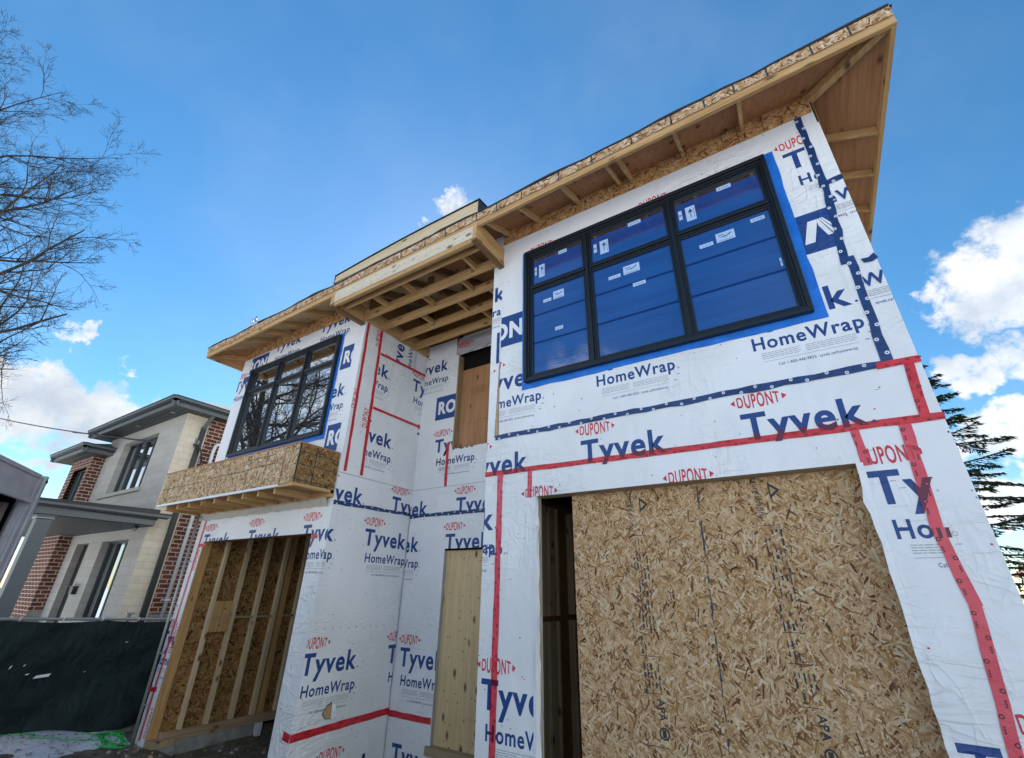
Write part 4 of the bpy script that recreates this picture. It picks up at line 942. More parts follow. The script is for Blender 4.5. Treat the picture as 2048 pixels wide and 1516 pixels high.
# --- the big opening in the bay: jamb, studded wall inside, foundation
mb = MB(); mb.box((OX0, F + .004, -.02), (OX0 + .025, F + .15, OZ1), 'lumber_z'); H(mb, 'opening_jamb'); mb = MB(); mb.box((OX1 - .003, F + .004, -.02), (OX1 + .02, F + .15, OZ1), 'lumber_grey_z'); H(mb, 'opening_jamb')
mb = MB(); mb.box((OX0, F + .006, OZ1), (OX1, F + .2, OZ1 + .25), 'lumber_dark_x'); H(mb, 'opening_header')
IX = -9.1
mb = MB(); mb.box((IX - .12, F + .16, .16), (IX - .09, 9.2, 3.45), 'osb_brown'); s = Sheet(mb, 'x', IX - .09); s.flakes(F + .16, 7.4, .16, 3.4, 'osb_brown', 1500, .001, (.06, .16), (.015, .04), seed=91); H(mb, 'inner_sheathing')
ys_ = [(4.58, .05), (4.97, .06), (5.37, .07), (5.75, .07), (5.86, .12), (6.2, .05), (6.6, .05), (7.0, .05)]
for y, w in ys_:
    mb = MB(); mb.box((IX - .088, y, .165), (IX - (.0 if w != .12 else .02), y + w, 3.45), 'lumber_pale_z' if y < 5.8 or y > 6 else 'lumber_z'); H(mb, 'stud')
for a, b in zip(ys_, ys_[1:]):
    if b[0] - a[0] - a[1] < .1: continue
    mb = MB(); mb.box((IX - .088, a[0] + a[1] + .001, 1.70), (IX - .004, b[0] - .001, 1.735), 'lumber_grey_y'); H(mb, 'blocking')
mb = MB(); mb.box((IX - .06, 4.632, 1.50), (IX - .012, 4.968, 1.698), 'lumber_z'); mb.box((IX - .06, 4.632, 1.737), (IX - .012, 4.968, 1.98), 'lumber_z'); s = Sheet(mb, 'x', IX - .012); s.disc(4.83, 1.86, .018, 'lumber_dark_z', .001); s.disc(4.80, 1.6, .015, 'lumber_dark_z', .001); H(mb, 'backing_board')
mb = MB(); mb.box((IX - .1, F + .16, .085), (IX + .0, 9.2, .163), 'lumber_grey_y'); mb.box((IX - .1, F + .16, .03), (IX + .015, 9.2, .083), 'lumber_grey_y'); H(mb, 'bottom_plate')
mb = MB(); mb.box((XL + .16, F - .05, -.4), (OX0 + .32, F + .3, .0), 'concrete'); mb.box((IX - .25, F + .3, -.5), (IX + .03, 5.83, .028), 'concrete'); mb.box((IX - .25, 6.6, -.5), (IX + .03, 9.2, .028), 'concrete'); H(mb, 'foundation')
mb = MB(); mb.box((OX0 + .02, F + .0, 0), (OX0 + .26, F + .3, .09), 'lumber_grey_x'); H(mb, 'sill_block')
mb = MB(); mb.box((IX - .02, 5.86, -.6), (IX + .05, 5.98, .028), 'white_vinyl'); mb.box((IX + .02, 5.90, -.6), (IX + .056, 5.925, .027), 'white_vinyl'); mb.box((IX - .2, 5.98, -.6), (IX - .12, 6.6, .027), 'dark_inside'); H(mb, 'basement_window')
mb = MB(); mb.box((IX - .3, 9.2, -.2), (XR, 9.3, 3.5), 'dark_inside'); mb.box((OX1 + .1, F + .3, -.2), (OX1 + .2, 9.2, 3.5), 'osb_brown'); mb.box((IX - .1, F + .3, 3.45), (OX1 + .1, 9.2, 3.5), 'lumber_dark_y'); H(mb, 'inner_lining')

# ================================================================== LOOSE THINGS ON THE SITE
mb = MB()
for (x, y, a, l, w) in ((-8.2, 4.9, .2, .55, .05), (-8.0, 4.62, .5, .18, .1)): mb.beam((x, y, -.13), (x + l * math.cos(a), y + l * math.sin(a), -.12), w, .03, 'lumber_grey_x')
tag(mb.build('scrap_board'), 'weathered timber offcuts on the dirt inside the big unglazed opening', 'timber scrap')
mb = MB(); mb.tube([(-9.42, 4.115, 0), (-9.455, 4.115, 1.8), (-9.49, 4.115, 3.40)], .021, 'galvanised', 10)
for z in (.5, 1.2, 1.9, 2.6): mb.box((-9.475, 4.12, z), (-9.44, 4.19, z + .018), 'galvanised')
tag(mb.build('metal_pole'), 'thin grey metal pole standing against the left corner of the wrapped house', 'pole')
mb = MB(); r2 = random.Random(21)
for k in range(11):
    cx, cy = -9.80 + r2.uniform(-.10, .08), 3.98 + r2.uniform(-.05, .04); a, b = r2.uniform(.12, .40), r2.uniform(.05, .16); ph = r2.uniform(0, 6); rot = r2.uniform(-.4, .4)
    pts = []
    for i in range(17):
        t = ph + i / 16 * r2.uniform(5.0, 6.2); x, y = a * math.cos(t), b * math.sin(t); px_, py_ = cx + x * math.cos(rot) - y * math.sin(rot), cy + x * math.sin(rot) + y * math.cos(rot); pts.append((px_, py_, max(snow_h(px_, py_), ground_z(px_, py_)) + .018 + .035 * r2.random() * (k / 16)))
    mb.tube(pts, .0052, 'hose_green', 5)
def hl(*q): mb.tube([(x, y, max(snow_h(x, y), ground_z(x, y)) + .02) for x, y in q], .007, 'hose_green', 5)
hl((-9.8, 3.9), (-9.95, 3.7), (-10.0, 3.5), (-10.15, 3.35), (-10.22, 3.1)); hl((-9.9, 4.02), (-10.05, 3.95), (-10.2, 3.85), (-10.35, 3.75)); hl((-10.35, 3.2), (-10.42, 3.0), (-10.42, 2.6), (-10.38, 2.2), (-10.3, 1.7), (-10.2, 1.2))
tag(mb.build('hose'), 'bright green hose in a loose tangle on the snow by the fence foot', 'hose')

mb = MB(); r2 = random.Random(55)
for i in range(260):
    x, y = r2.uniform(-9.4, -6.2), r2.uniform(3.4, 5.6); z = ground_z(x, y) + .01; l = r2.uniform(.01, .045); a = r2.uniform(0, 6.28); mb.hexa([(x + l * math.cos(a + k * 1.57) * (1 if z_ < 1 else .6), y + l * math.sin(a + k * 1.57) * (1 if z_ < 1 else .6), z - .02 + z_ * l * .9) for z_ in (0, 1) for k in range(4)], ('dirt', 'concrete', 'lumber_grey_x')[r2.randrange(3)])
o = mb.build('rubble'); o['kind'] = 'stuff'; o['label'] = 'crumbs of soil, stone and wood on the ground by the foundation'
# --- fence with dark screen cloth
FX = -10.5
fence = thing('construction_fence', 'low metal site fence hung with torn dark green screen cloth', 'fence', (FX, 3, 0))
mb = MB(); mb.tube([(FX - .02, -4, 1.79), (FX - .02, 2.3, 1.72), (FX - .02, 4.9, 1.635), (FX - .02, 9, 1.55)], .022, 'galvanised', 8); mb.build('top_rail', fence)
for y in (-3.6, -1.1, 1.4, 3.95, 6.5, 9.0):
    mb = MB(); zt = 1.72 - (y - 2.3) * .031; mb.tube([(FX - .06, y, 0), (FX - .06, y, zt + .08)], .026, 'galvanised', 8); mb.box((FX - .1, y - .06, zt + .07), (FX - .02, y + .06, zt + .10), 'galvanised'); mb.build('post', fence)
mb = MB(); r2 = random.Random(17); NY, NZ = 150, 16; rows = []
for i in range(NY + 1):
    y = -4 + 13 * i / NY; zt = 1.72 - (y - 2.3) * .031 - .02 - .03 * abs(math.sin(y * 2.6)); zb = max(0.02, ground_z(FX + .05, y)) + .05 + .03 * math.sin(y * 4.1)
    rows.append([(FX + .02 + .035 * math.sin(y * 2.1 + j * .35) * (.3 + j / NZ) + .012 * math.sin(y * 7 + j), y, zt + (zb - zt) * j / NZ) for j in range(NZ + 1)])
for i in range(NY):
    for j in range(NZ):
        y = rows[i][j][1]
        mb.face([rows[i][j], rows[i][j + 1], rows[i + 1][j + 1], rows[i + 1][j]], 'screen_fabric', smooth=True)
for (y, z, l, h) in ((3.03, .93, .20, .05), (2.85, .97, .05, .02), (2.36, .92, .06, .025), (2.34, 1.05, .03, .035), (2.47, 1.06, .03, .05), (2.63, 1.08, .03, .05), (2.78, 1.09, .03, .03), (4.0, 1.32, .05, .012), (3.55, .93, .03, .015)):
    q = [(FX + .075, y - l / 2, z - h / 2), (FX + .075, y + l / 2 - .02, z - h / 3), (FX + .075, y + l / 2, z + h / 2), (FX + .075, y - l / 3, z + h / 4)]; mb.face(q, 'snow_clean')
mb.build('screen_cloth', fence)
for y in np.arange(-3.2, 9, .52):
    mb = MB(); zt = 1.72 - (y - 2.3) * .031; mb.tube([(FX + .02, y, zt - .03), (FX + .012, y + .01, zt + .03)], .009, 'white_vinyl', 5); mb.build('tie', fence)

# --- steel store at the left edge of the site
cont = thing('storage_container', 'grey steel storage box with an open dark side at the left picture edge', 'container', (-5.9, 1.18, 0))
hx = Vector((.8507, -.5256, 0)); kx = Vector((-.5256, -.8507, 0)); P0 = Vector((-5.89, 1.18, 0))
def cp(a, b, z): return P0 + hx * a + kx * b + Vector((0, 0, z))
def cbox(mb, a0, a1, b0, b1, z0, z1, m): mb.hexa([cp(a0, b0, z0), cp(a0, b1, z0), cp(a1, b1, z0), cp(a1, b0, z0), cp(a0, b0, z1), cp(a0, b1, z1), cp(a1, b1, z1), cp(a1, b0, z1)], m)
mb = MB(); cbox(mb, 0, .05, -.02, .10, 0, 3.10, 'container_grey'); cbox(mb, .052, .12, -.005, .08, 0, 3.085, 'container_grey'); cbox(mb, .122, .15, .012, .06, 0, 2.86, 'container_grey'); mb.build('corner_post', cont, bevel=.006)
s = MB(); ctr = cp(.022, -.0215, 3.05); s.tube([ctr + kx * .0, ctr - kx * .004], .016, 'dark_inside', 10); s.build('bolt', cont)
mb = MB(); cbox(mb, 2.35, 2.45, -.02, .10, 0, 3.10, 'container_grey'); mb.build('corner_post', cont, bevel=.006)
mb = MB(); cbox(mb, .125, 2.35, 0, .06, 2.86, 3.085, 'container_grey'); cbox(mb, .125, 2.35, -.012, .0, 3.06, 3.095, 'container_grey'); cbox(mb, .125, 2.35, -.03, -.001, 2.84, 2.885, 'container_grey'); mb.build('header', cont, bevel=.005)
mb = MB(); cbox(mb, 0, 2.45, .06, 5, 3.0, 3.08, 'container_grey'); mb.build('roof', cont)
mb = MB(); cbox(mb, 0, .04, .1, 5, 0, 3.0, 'container_grey'); cbox(mb, 2.41, 2.45, .1, 5, 0, 3.0, 'container_grey'); cbox(mb, 0.04, 2.41, 4.95, 5, 0, 3.0, 'dark_inside'); cbox(mb, .04, .05, .12, 4.9, .02, 2.98, 'dark_inside'); mb.build('side_wall', cont)
mb = MB(); mb.tube([cp(.36, .10, .02), cp(.35, .12, 2.8)], .042, 'pipe_greygreen', 10); tag(mb.build('pipe'), 'grey green round pipe standing inside the grey steel box, farther from its corner post', 'pipe')
mb = MB(); mb.tube([cp(.25, .10, .02), cp(.245, .11, 2.82)], .036, 'pipe_brown', 10); tag(mb.build('pipe'), 'brownish grey round pipe standing right beside the corner post of the steel box', 'pipe')
mb = MB(); r2 = random.Random(3)
for i in range(260):
    c = cp(.55 + r2.gauss(0, .16), .5 + r2.gauss(0, .12), 2.3 + r2.gauss(0, .28)); d = Vector((r2.gauss(0, 1), r2.gauss(0, 1), r2.gauss(0, 1))).normalized() * .09; e = d.cross(Vector((r2.random(), r2.random(), r2.random()))).normalized() * .03; mb.face([c - d, c + e, c + d, c - e], 'rust')
tag(mb.build('brush_bundle'), 'rust brown bundle of brush stuffed inside the grey steel box', 'brush bundle')
# small torn plastic on the left eave
mb = MB(); r2 = random.Random(31)
bx = -8.25
mb.box((bx - .10, EY - .05, 6.905 + dz(bx)), (bx + .10, EY + .05, 6.925 + dz(bx)), 'white_vinyl')
for a, h in ((-.09, .10), (-.02, .07), (.05, .13), (.09, .09)):
    mb.tube([(bx + a, EY - .04, 6.92 + dz(bx)), (bx + a - .015, EY - .06, 6.95 + dz(bx) + h * .6), (bx + a + .05, EY - .07, 6.93 + dz(bx) + h)], [.014, .011, .004], 'galvanised', 5)
tag(mb.build('torn_plastic'), 'small torn scrap of white plastic caught on the left roof edge', 'plastic scrap')

# ================================================================== NEIGHBOUR'S HOUSE
NX, NY_ = -13.0, 4.65
nb = thing('brick_house', 'finished two storey house with pale stone front and charcoal eaves beyond the screened fence', 'house', (-16, 5, 0))
def Bn(mb, name, par=None, **k): return mb.build(name, par or nb, **k)
mb = MB(); s = Sheet(mb, 'y', NY_)
UW = (-16.64, -14.38, 4.50, 5.98); LW = (-15.45, -13.85, 1.45, 3.21); DR = (-17.22, -16.35, .2, 3.21)
s.wall(-17.85, NX, 0, 6.35, [UW, LW, DR], 'stone_front')
for (a, b, c, d) in (UW, LW, DR):       # reveals
    y1_ = NY_ + .16
    mb.face([(a, NY_, c), (a, NY_, d), (a, y1_, d), (a, y1_, c)][::-1], 'stone_front'); mb.face([(b, NY_, c), (b, NY_, d), (b, y1_, d), (b, y1_, c)], 'stone_front')
    mb.face([(a, NY_, d), (b, NY_, d), (b, y1_, d), (a, y1_, d)], 'stone_front'); mb.face([(a, NY_, c), (b, NY_, c), (b, y1_, c), (a, y1_, c)][::-1], 'stone_front')
s = Sheet(mb, 'x', NX); s.rect(NY_, 5.22, 0, 6.35, 'stone_side')
Bn(mb, 'stone_wall')
mb = MB(); s = Sheet(mb, 'x', NX - .03); s.rect(5.22, 16, 1.62, 6.35, 'brick_side'); s = Sheet(mb, 'x', NX - .01); s.rect(5.22, 16, 0, 1.62, 'concrete')
mb.face([(NX, 16, 0), (-19.6, 16, 0), (-19.6, 16, 6.3), (NX, 16, 6.3)], 'brick_front'); Bn(mb, 'brick_wall')
# brick wing to the left, standing a little forward
mb = MB(); BY, BX = 4.36, -17.8
s = Sheet(mb, 'y', BY); s.wall(-19.55, BX, 0, 5.85, [(-19.08, -18.0, 4.0, 5.40)], 'brick_front'); s = Sheet(mb, 'x', BX); s.rect(BY, NY_ + .02, 1.55, 5.85, 'brick_side'); s.rect(BY, NY_ + .02, 0, 1.55, 'concrete', .02)
mb.face([(-19.55, 16, 0), (-19.55, BY, 0), (-19.55, BY, 5.85), (-19.55, 16, 5.85)], 'brick_side'); Bn(mb, 'brick_wing')
def nwindow(x0, x1, z0, z1, y, mull, tr=None, curt=False, bar=.045):
    mb = MB()
    for a, b, c, d in ((x0, x0 + bar, z0, z1), (x1 - bar, x1, z0, z1), (x0 + bar, x1 - bar, z0, z0 + bar), (x0 + bar, x1 - bar, z1 - bar, z1)): mb.box((a, y, c), (b, y + .08, d), 'trim_charcoal')
    for m in mull: mb.box((m - .03, y - .01, z0 + bar), (m + .03, y + .08, z1 - bar), 'trim_charcoal')
    w = Bn(mb, 'window')
    e = [x0 + bar] + [v for m in mull for v in (m - .03, m + .03)] + [x1 - bar]
    for a, b in zip(e[::2], e[1::2]):
        mb = MB(); mb.box((a, y + .04, z0 + bar), (b, y + .05, z1 - bar), 'glass_neighbour'); mb.build('pane', w)
    return w
w = nwindow(*UW[:2], UW[2], UW[3], NY_ + .16, (-16.1, -15.52, -14.95)); mb = MB(); mb.box((UW[0] - .38, NY_ - .06, UW[2] - .10), (UW[1] + .1, NY_ + .02, UW[2] - .005), 'stone_front'); mb.build('sill', w)
w = nwindow(*LW[:2], LW[2], LW[3], NY_ + .16, (-14.95, -14.40), bar=.05); mb = MB(); mb.box((LW[0] - .1, NY_ - .05, LW[2] - .08), (LW[1] + .1, NY_ + .02, LW[2] - .004), 'stone_front'); mb.build('sill', w)
nwindow(-19.08, -18.0, 4.0, 5.40, BY + .1, (-18.7, -18.36))
mb = MB(); mb.box((DR[0], NY_ + .16, DR[2]), (DR[1], NY_ + .21, DR[3]), 'mailbox_black'); d_ = Bn(mb, 'door'); mb = MB(); mb.box((DR[1] - .16, NY_ + .11, 1.15), (DR[1] - .12, NY_ + .159, 1.45), 'galvanised'); mb.build('handle', d_)
mb = MB(); mb.box((-16.10, NY_ - .10, 1.98), (-15.90, NY_ - .003, 2.14), 'mailbox_black'); mb.box((-16.13, NY_ - .12, 2.142), (-15.87, NY_ - .003, 2.165), 'mailbox_black'); mb.tube([(-16.0, NY_ - .05, 2.17), (-16.0, NY_ - .05, 2.26)], .012, 'galvanised', 6); Bn(mb, 'mailbox')
# eaves and roofs
def hiproof(x0, x1, y0, y1, z0, pitch, sof):
    mb = MB(); h = min(x1 - x0, y1 - y0) / 2; A, B, C, D = (x0, y0), (x1, y0), (x1, y1), (x0, y1)
    if (x1 - x0) < (y1 - y0): r0, r1 = ((x0 + x1) / 2, y0 + h), ((x0 + x1) / 2, y1 - h)
    else: r0, r1 = (x0 + h, (y0 + y1) / 2), (x1 - h, (y0 + y1) / 2)
    z1 = z0 + h * pitch; P = lambda p, z: (*p, z)
    if (x1 - x0) < (y1 - y0): fs = ([A, B, r0], [B, C, r1, r0], [C, D, r1], [D, A, r0, r1])
    else: fs = ([A, B, r1, r0], [B, C, r1], [C, D, r0, r1], [D, A, r0])
    for f in fs: mb.face([P(p, z1 if p in (r0, r1) else z0) for p in f], 'shingle')
    Bn(mb, 'roof')
    mb = MB(); mb.box((x0 + .06, y0 + .06, z0 - .19), (x1 - .06, y1 - .06, z0 - .15), 'soffit_charcoal'); Bn(mb, 'soffit')
    mb = MB()
    for (a, b) in ((A, B), (B, C), (D, A)):
        dx, dy = b[0] - a[0], b[1] - a[1]; l = math.hypot(dx, dy); n_ = (dy / l, -dx / l)
        for (o0, o1, za, zb, m) in ((-.06, -.02, -.20, -.02, 'trim_charcoal_light'), (-.02, .05, -.10, .0, 'trim_charcoal'), (-.02, .10, .0, .022, 'trim_charcoal'), (.05, .085, -.06, .0, 'trim_charcoal_light')):
            p = [(a[0] + n_[0] * o, a[1] + n_[1] * o) for o in (o0, o1)]; q = [(b[0] + n_[0] * o, b[1] + n_[1] * o) for o in (o0, o1)]
            ext = lambda pt, s_: (pt[0] + dx / l * s_ * .05, pt[1] + dy / l * s_ * .05)
            p = [ext(t, -1) for t in p]; q = [ext(t, 1) for t in q]
            mb.hexa([(*p[0], z0 + za), (*p[1], z0 + za), (*q[1], z0 + za), (*q[0], z0 + za), (*p[0], z0 + zb), (*p[1], z0 + zb), (*q[1], z0 + zb), (*q[0], z0 + zb)], m)
    Bn(mb, 'gutter')
hiproof(-18.1, -12.58, 4.15, 16.2, 6.47, .42, 0)
hiproof(-20.0, -17.25, 3.95, 16.0, 5.92, .40, 0)
for x in (-13.3, -15.4, -17.2):
    mb = MB(); mb.tube([(x, 4.42, 6.275), (x, 4.42, 6.262)], .05, 'galvanised', 10); Bn(mb, 'soffit_light')
# porch
PX = -12.62
mb = MB(); mb.hexa([(-19.6, 2.56, 3.60), (PX, 2.56, 3.60), (PX, 4.64, 3.56), (-19.6, 4.64, 3.56), (-19.6, 2.56, 3.74), (PX, 2.56, 3.74), (PX, 4.64, 3.80), (-19.6, 4.64, 3.80)], 'trim_charcoal'); pr_ = Bn(mb, 'porch_roof')
mb = MB(); mb.box((-19.55, 2.62, 3.44), (PX - .1, 4.64, 3.46), 'soffit_charcoal'); mb.build('soffit', pr_)
mb = MB(); mb.box((PX - .06, 2.60, 3.45), (PX - .02, 4.62, 3.62), 'trim_charcoal_light'); mb.box((PX - .019, 2.56, 3.60), (PX + .06, 4.82, 3.68), 'trim_charcoal'); mb.box((PX - .019, 2.54, 3.68), (PX + .10, 4.88, 3.715), 'trim_charcoal'); mb.box((PX + .061, 2.55, 3.63), (PX + .09, 4.85, 3.68), 'trim_charcoal_light')
mb.box((-19.6, 2.52, 3.45), (PX - .061, 2.60, 3.70), 'trim_charcoal_light'); mb.build('fascia', pr_)
mb = MB(); mb.tube([(-13.1, 4.45, 3.44), (-13.1, 4.45, 3.40)], .045, 'mailbox_black', 8); mb.tube([(-13.1, 4.45, 3.40), (-13.0, 4.40, 3.35)], .04, 'galvanised', 8); Bn(mb, 'porch_light')
mb = MB(); mb.box((PX - .30, 2.66, 0), (PX - .06, 2.90, 3.36), 'trim_charcoal_light'); mb.box((PX - .32, 2.64, 3.361), (PX - .04, 2.92, 3.40), 'galvanised'); mb.box((PX - .33, 2.63, 3.401), (PX - .03, 2.93, 3.44), 'trim_charcoal_light'); Bn(mb, 'porch_column', bevel=.01)
# downspout, vent pipes, hook
mb = MB(); y = 5.13
mb.beam((PX - .04, 5.12, 6.40), (PX - .04, 5.12, 6.28), .09, .07, 'trim_charcoal_light', (0, 1, 0)); mb.beam((PX - .06, 5.12, 6.30), (NX + .06, 5.09, 5.98), .09, .07, 'trim_charcoal_light', (0, 1, 0)); mb.box((NX + .012, 5.045, .1), (NX + .095, 5.15, 6.0), 'trim_charcoal'); Bn(mb, 'downspout')
mb = MB(); x = NX + .08
mb.tube([(x, 5.47, 1.55), (x, 5.47, 5.45), (x, 5.49, 5.60), (x, 5.55, 5.66), (x, 5.62, 5.62), (x, 5.64, 5.45), (x, 5.66, 5.1)], .042, 'white_vinyl', 10)
for z in (1.9, 3.5, 4.9): mb.box((NX - .03, 5.41, z), (x + .05, 5.53, z + .03), 'white_vinyl')
Bn(mb, 'vent_pipe')
mb = MB(); mb.tube([(NX + .0, 5.05, 5.52), (NX + .10, 5.05, 5.52), (NX + .13, 5.05, 5.58), (NX + .10, 5.05, 5.63)], .016, 'galvanised', 6); mb.box((NX + .002, 5.0, 5.45), (NX + .02, 5.10, 5.68), 'galvanised'); Bn(mb, 'cable_hook')

# overhead service cable, sagging off to the left, then down the wall
mb = MB(); A = Vector((NX + .12, 5.02, 5.50)); Bp = Vector((-31, 1.6, 9.36)); pts = []
for i in range(25):
    t = i / 24; p = A.lerp(Bp, t); p.z -= .55 * 4 * t * (1 - t) * .5; pts.append(p)
mb.tube(pts, .018, 'cable_black', 6); mb.tube([p + Vector((0, .02, .03 * math.sin(i * 1.4))) for i, p in enumerate(pts[:9])], .011, 'cable_black', 5)
mb.tube([A, (NX + .16, 5.12, 5.42), (NX + .15, 5.2, 5.25), (NX + .12, 5.26, 5.0), (NX + .09, 5.30, 4.7), (NX + .08, 5.34, 4.2)], .016, 'cable_black', 6); mb.tube([A, (NX + .2, 5.14, 5.36), (NX + .16, 5.25, 5.1), (NX + .12, 5.36, 4.95)], .012, 'cable_black', 6)
tag(mb.build('power_cable'), 'black overhead cable sagging in front of the eaves of the stone fronted house', 'cable')
mb = MB(); mb.tube([(-31, 1.6, 0), (-31, 1.6, 10)], [.16, .11], 'bark', 10); mb.box((-31.1, .7, 9.3), (-30.9, 2.5, 9.42), 'bark'); tag(mb.build('utility_pole'), 'wooden pole at the far end of the overhead cable', 'utility pole')

# ================================================================== TREES
def bare_tree(name, label, base, height, seed, lean, spread=1.0, group=None, n_limb=9, limb_len=6.0, crown_z0=.28, den=1.0):
    g = np.random.default_rng(seed); t_ = thing(name, label, 'tree', base, group); base = Vector(base)
    wood = MB(); tw = MB()
    def rv(): return Vector(g.normal(0, 1, 3))
    def grow(p, d, length, r, level):
        n = max(3, int(length / (.55 if level < 2 else .22))); pts = [p.copy()]; rad = [r]; d = d.normalized()
        for i in range(n):
            up = .035 if level < 3 else .012
            d = (d + rv() * (.10 if level < 2 else .16) + Vector((0, 0, up))).normalized(); p = p + d * (length / n); pts.append(p.copy()); rad.append(max(r * (1 - .82 * (i + 1) / n), .0036))
        (wood if level < 2 else tw).tube(pts, rad, 'bark' if level < 2 else 'twig', 7 if level == 0 else (5 if level == 1 else (4 if level == 2 else 3)), cap=False)
        if level >= 4: return
        cnt = [0, int(10 * den), int(9 * den), int(6 * den)][level] if level else 0
        for k in range(cnt):
            f = .16 + .84 * (k + g.random()) / cnt; i = min(n, max(1, int(f * n))); q = pts[i]; dd = (pts[i] - pts[i - 1]).normalized()
            ax = rv(); ax = (ax - dd * ax.dot(dd)).normalized(); ang = R_(g.uniform(28, 58)); nd = dd * math.cos(ang) + ax * math.sin(ang); nd.z += .08
            ll = length * (.52 if level == 1 else (.46 if level == 2 else .5)) * (1.1 - .55 * f) * g.uniform(.7, 1.2); ll = max(ll, .18)
            grow(q, nd, ll, max(rad[i] * .62, .004), level + 1)
    # trunk
    p = base.copy(); d = Vector((lean[0], lean[1], 1)).normalized(); pts = [p.copy()]; H_n = 16; r0 = height * .015
    for i in range(H_n):
        d = (d + rv() * .045 + Vector((0, 0, .05))).normalized(); p = p + d * (height * .82 / H_n); pts.append(p.copy())
    rad = [r0 * (1 - .85 * i / H_n) for i in range(H_n + 1)]; wood.tube(pts, rad, 'bark', 10, cap=False)
    for k in range(n_limb):
        f = crown_z0 + (1 - crown_z0) * (k + .5 * g.random()) / n_limb; i = min(H_n, int(f * H_n)); a = k * 2.4 + g.uniform(-.4, .4); el_ = R_(g.uniform(12, 40) + 30 * max(0, f - .5))
        nd = Vector((math.cos(a) * math.cos(el_), math.sin(a) * math.cos(el_), math.sin(el_)))
        grow(pts[i], nd, limb_len * (1.1 - .55 * max(0, f - crown_z0)) * g.uniform(.8, 1.15) * spread, rad[i] * .55, 1)
    wood.build('trunk', t_); tw.build('crown', t_)
    return t_
bare_tree('bare_tree', 'large bare deciduous tree whose twigs reach in from the left over the stone fronted house', (-19.7, -1.6, 0), 19.2, 5, (.02, .02), 1.0, None, 27, 6.2, .35, 1.1)
bare_tree('bare_tree', 'bare deciduous tree across the street, seen only as a reflection in the blue filmed window', (4.5, -16, 0), 13, 9, (0, 0), 1.0, None, 9, 4.6, .3)

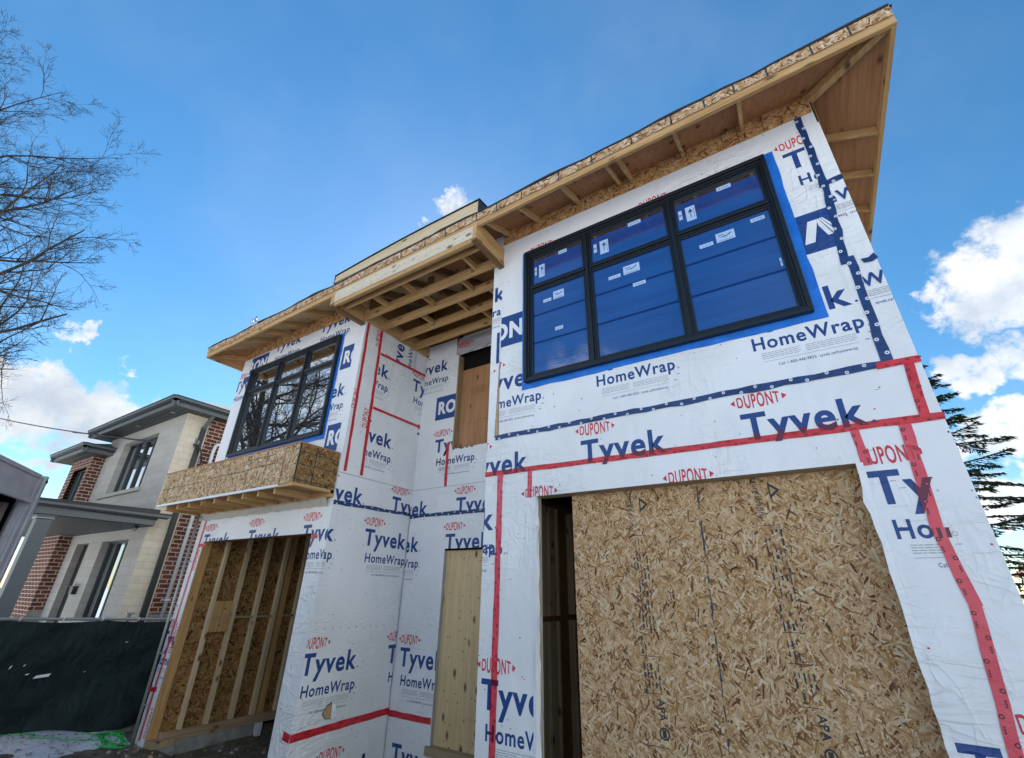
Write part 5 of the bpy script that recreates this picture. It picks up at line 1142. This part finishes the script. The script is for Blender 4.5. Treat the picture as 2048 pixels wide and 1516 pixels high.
def spruce(base, height, rad, seed, label):
    g = np.random.default_rng(seed); t_ = thing('spruce_tree', label, 'conifer', base); base = Vector(base)
    mb = MB(); mb.tube([base, base + Vector((.05, .1, height * .5)), base + Vector((0, 0, height))], [.24, .15, .02], 'bark', 8)
    nd = MB(); z = height * .10
    while z < height * .985:
        f = 1 - z / height; n = 5 if f > .15 else 4; a0 = g.uniform(0, 6.28)
        for k in range(n):
            a = a0 + k * 6.283 / n + g.uniform(-.3, .3); L_ = rad * (f ** .8) * g.uniform(.6, 1.12) + .15; d = Vector((math.cos(a), math.sin(a), 0)); sd = Vector((-d.y, d.x, 0)); p0 = base + Vector((0, 0, z + g.uniform(-.32, .32))); pts = []
            droop = g.uniform(.08, .42)
            for i in range(7):
                t = i / 6; pts.append(p0 + d * L_ * t + Vector((0, 0, .10 * L_ * t - droop * L_ * t * t + .10 * L_ * t ** 4)))
            mb.tube(pts, [.035 * f + .01 - .005 * i * f for i in range(7)], 'bark', 4, cap=False)
            m = int(75 * L_) + 14
            for q in range(m):
                t = g.uniform(.16, 1) ** .8; i = min(5, int(t * 6)); c = pts[i].lerp(pts[i + 1], t * 6 - i); w = (.36 * L_ * (1.05 - t) + .07) * g.uniform(-1, 1)
                c = c + sd * w + d * abs(w) * .5 + Vector((0, 0, -abs(w) * .25 + g.normal(0, .02)))
                dr = (d * g.uniform(.3, 1) + sd * (1 if w > 0 else -1) * g.uniform(.2, .9) + Vector((0, 0, g.uniform(-.55, .05)))).normalized(); l = g.uniform(.10, .22); e = dr.cross(Vector(g.normal(0, 1, 3))).normalized() * g.uniform(.011, .026)
                nd.face([c - dr * l * .5, c + e * .8, c + dr * l * .7, c - e * .8], 'needles'); e2_ = dr.cross(e).normalized() * e.length; nd.face([c - dr * l * .4, c + e2_, c + dr * l * .5, c - e2_], 'needles')
        z += (.34 + .30 * f) * height / 13
    mb.build('trunk', t_); nd.build('crown', t_)
spruce((4.1, 19.5, 0), 10.6, 3.2, 15, 'dark green spruce with drooping branches rising behind the right wall of the wrapped house')
# pale house with a red gable edge far behind on the right
fh = thing('gabled_house', 'pale house with a rusty gable edge, half seen below the spruce at the right edge', 'house', (13.5, 37, 0))
mb = MB(); mb.box((10.9, 36, 0), (17, 44, 3.6), 'house_white'); mb.build('wall', fh)
mb = MB(); mb.hexa([(10.5, 35.6, 3.6), (13.9, 35.6, 6.2), (13.9, 44.4, 6.2), (10.5, 44.4, 3.6), (10.5, 35.6, 3.8), (13.9, 35.6, 6.4), (13.9, 44.4, 6.4), (10.5, 44.4, 3.8)], 'red_trim'); mb.hexa([(13.9, 35.6, 6.2), (17.4, 35.6, 3.6), (17.4, 44.4, 3.6), (13.9, 44.4, 6.2), (13.9, 35.6, 6.4), (17.4, 35.6, 3.8), (17.4, 44.4, 3.8), (13.9, 44.4, 6.4)], 'red_trim'); mb.face([(10.9, 35.99, 3.6), (17, 35.99, 3.6), (13.9, 35.99, 6.1)], 'house_white'); mb.build('roof', fh)
mb = MB(); mb.box((11.2, 35.9, 1.4), (12.3, 35.98, 3.2), 'trim_charcoal_light'); mb.box((11.28, 35.88, 1.5), (12.22, 35.9, 3.1), 'glass_neighbour'); mb.build('window', fh)
mb = MB(); g = np.random.default_rng(77)
for i in range(1500):
    c = Vector((7.4 + g.normal(0, .8), 24 + g.normal(0, .6), abs(g.normal(1.6, .9)))); d = Vector(g.normal(0, 1, 3)).normalized() * .12; e = d.cross(Vector(g.normal(0, 1, 3))).normalized() * .04; mb.face([c - d, c + e, c + d, c - e], 'needles')
for i in range(30): mb.tube([(7.4 + g.normal(0, .3), 24, 0), (7.4 + g.normal(0, .8), 24 + g.normal(0, .5), 3.0 + g.random())], [.03, .008], 'bark', 4)
tag(mb.build('shrub'), 'ragged green shrub at the right edge below the spruce', 'shrub')
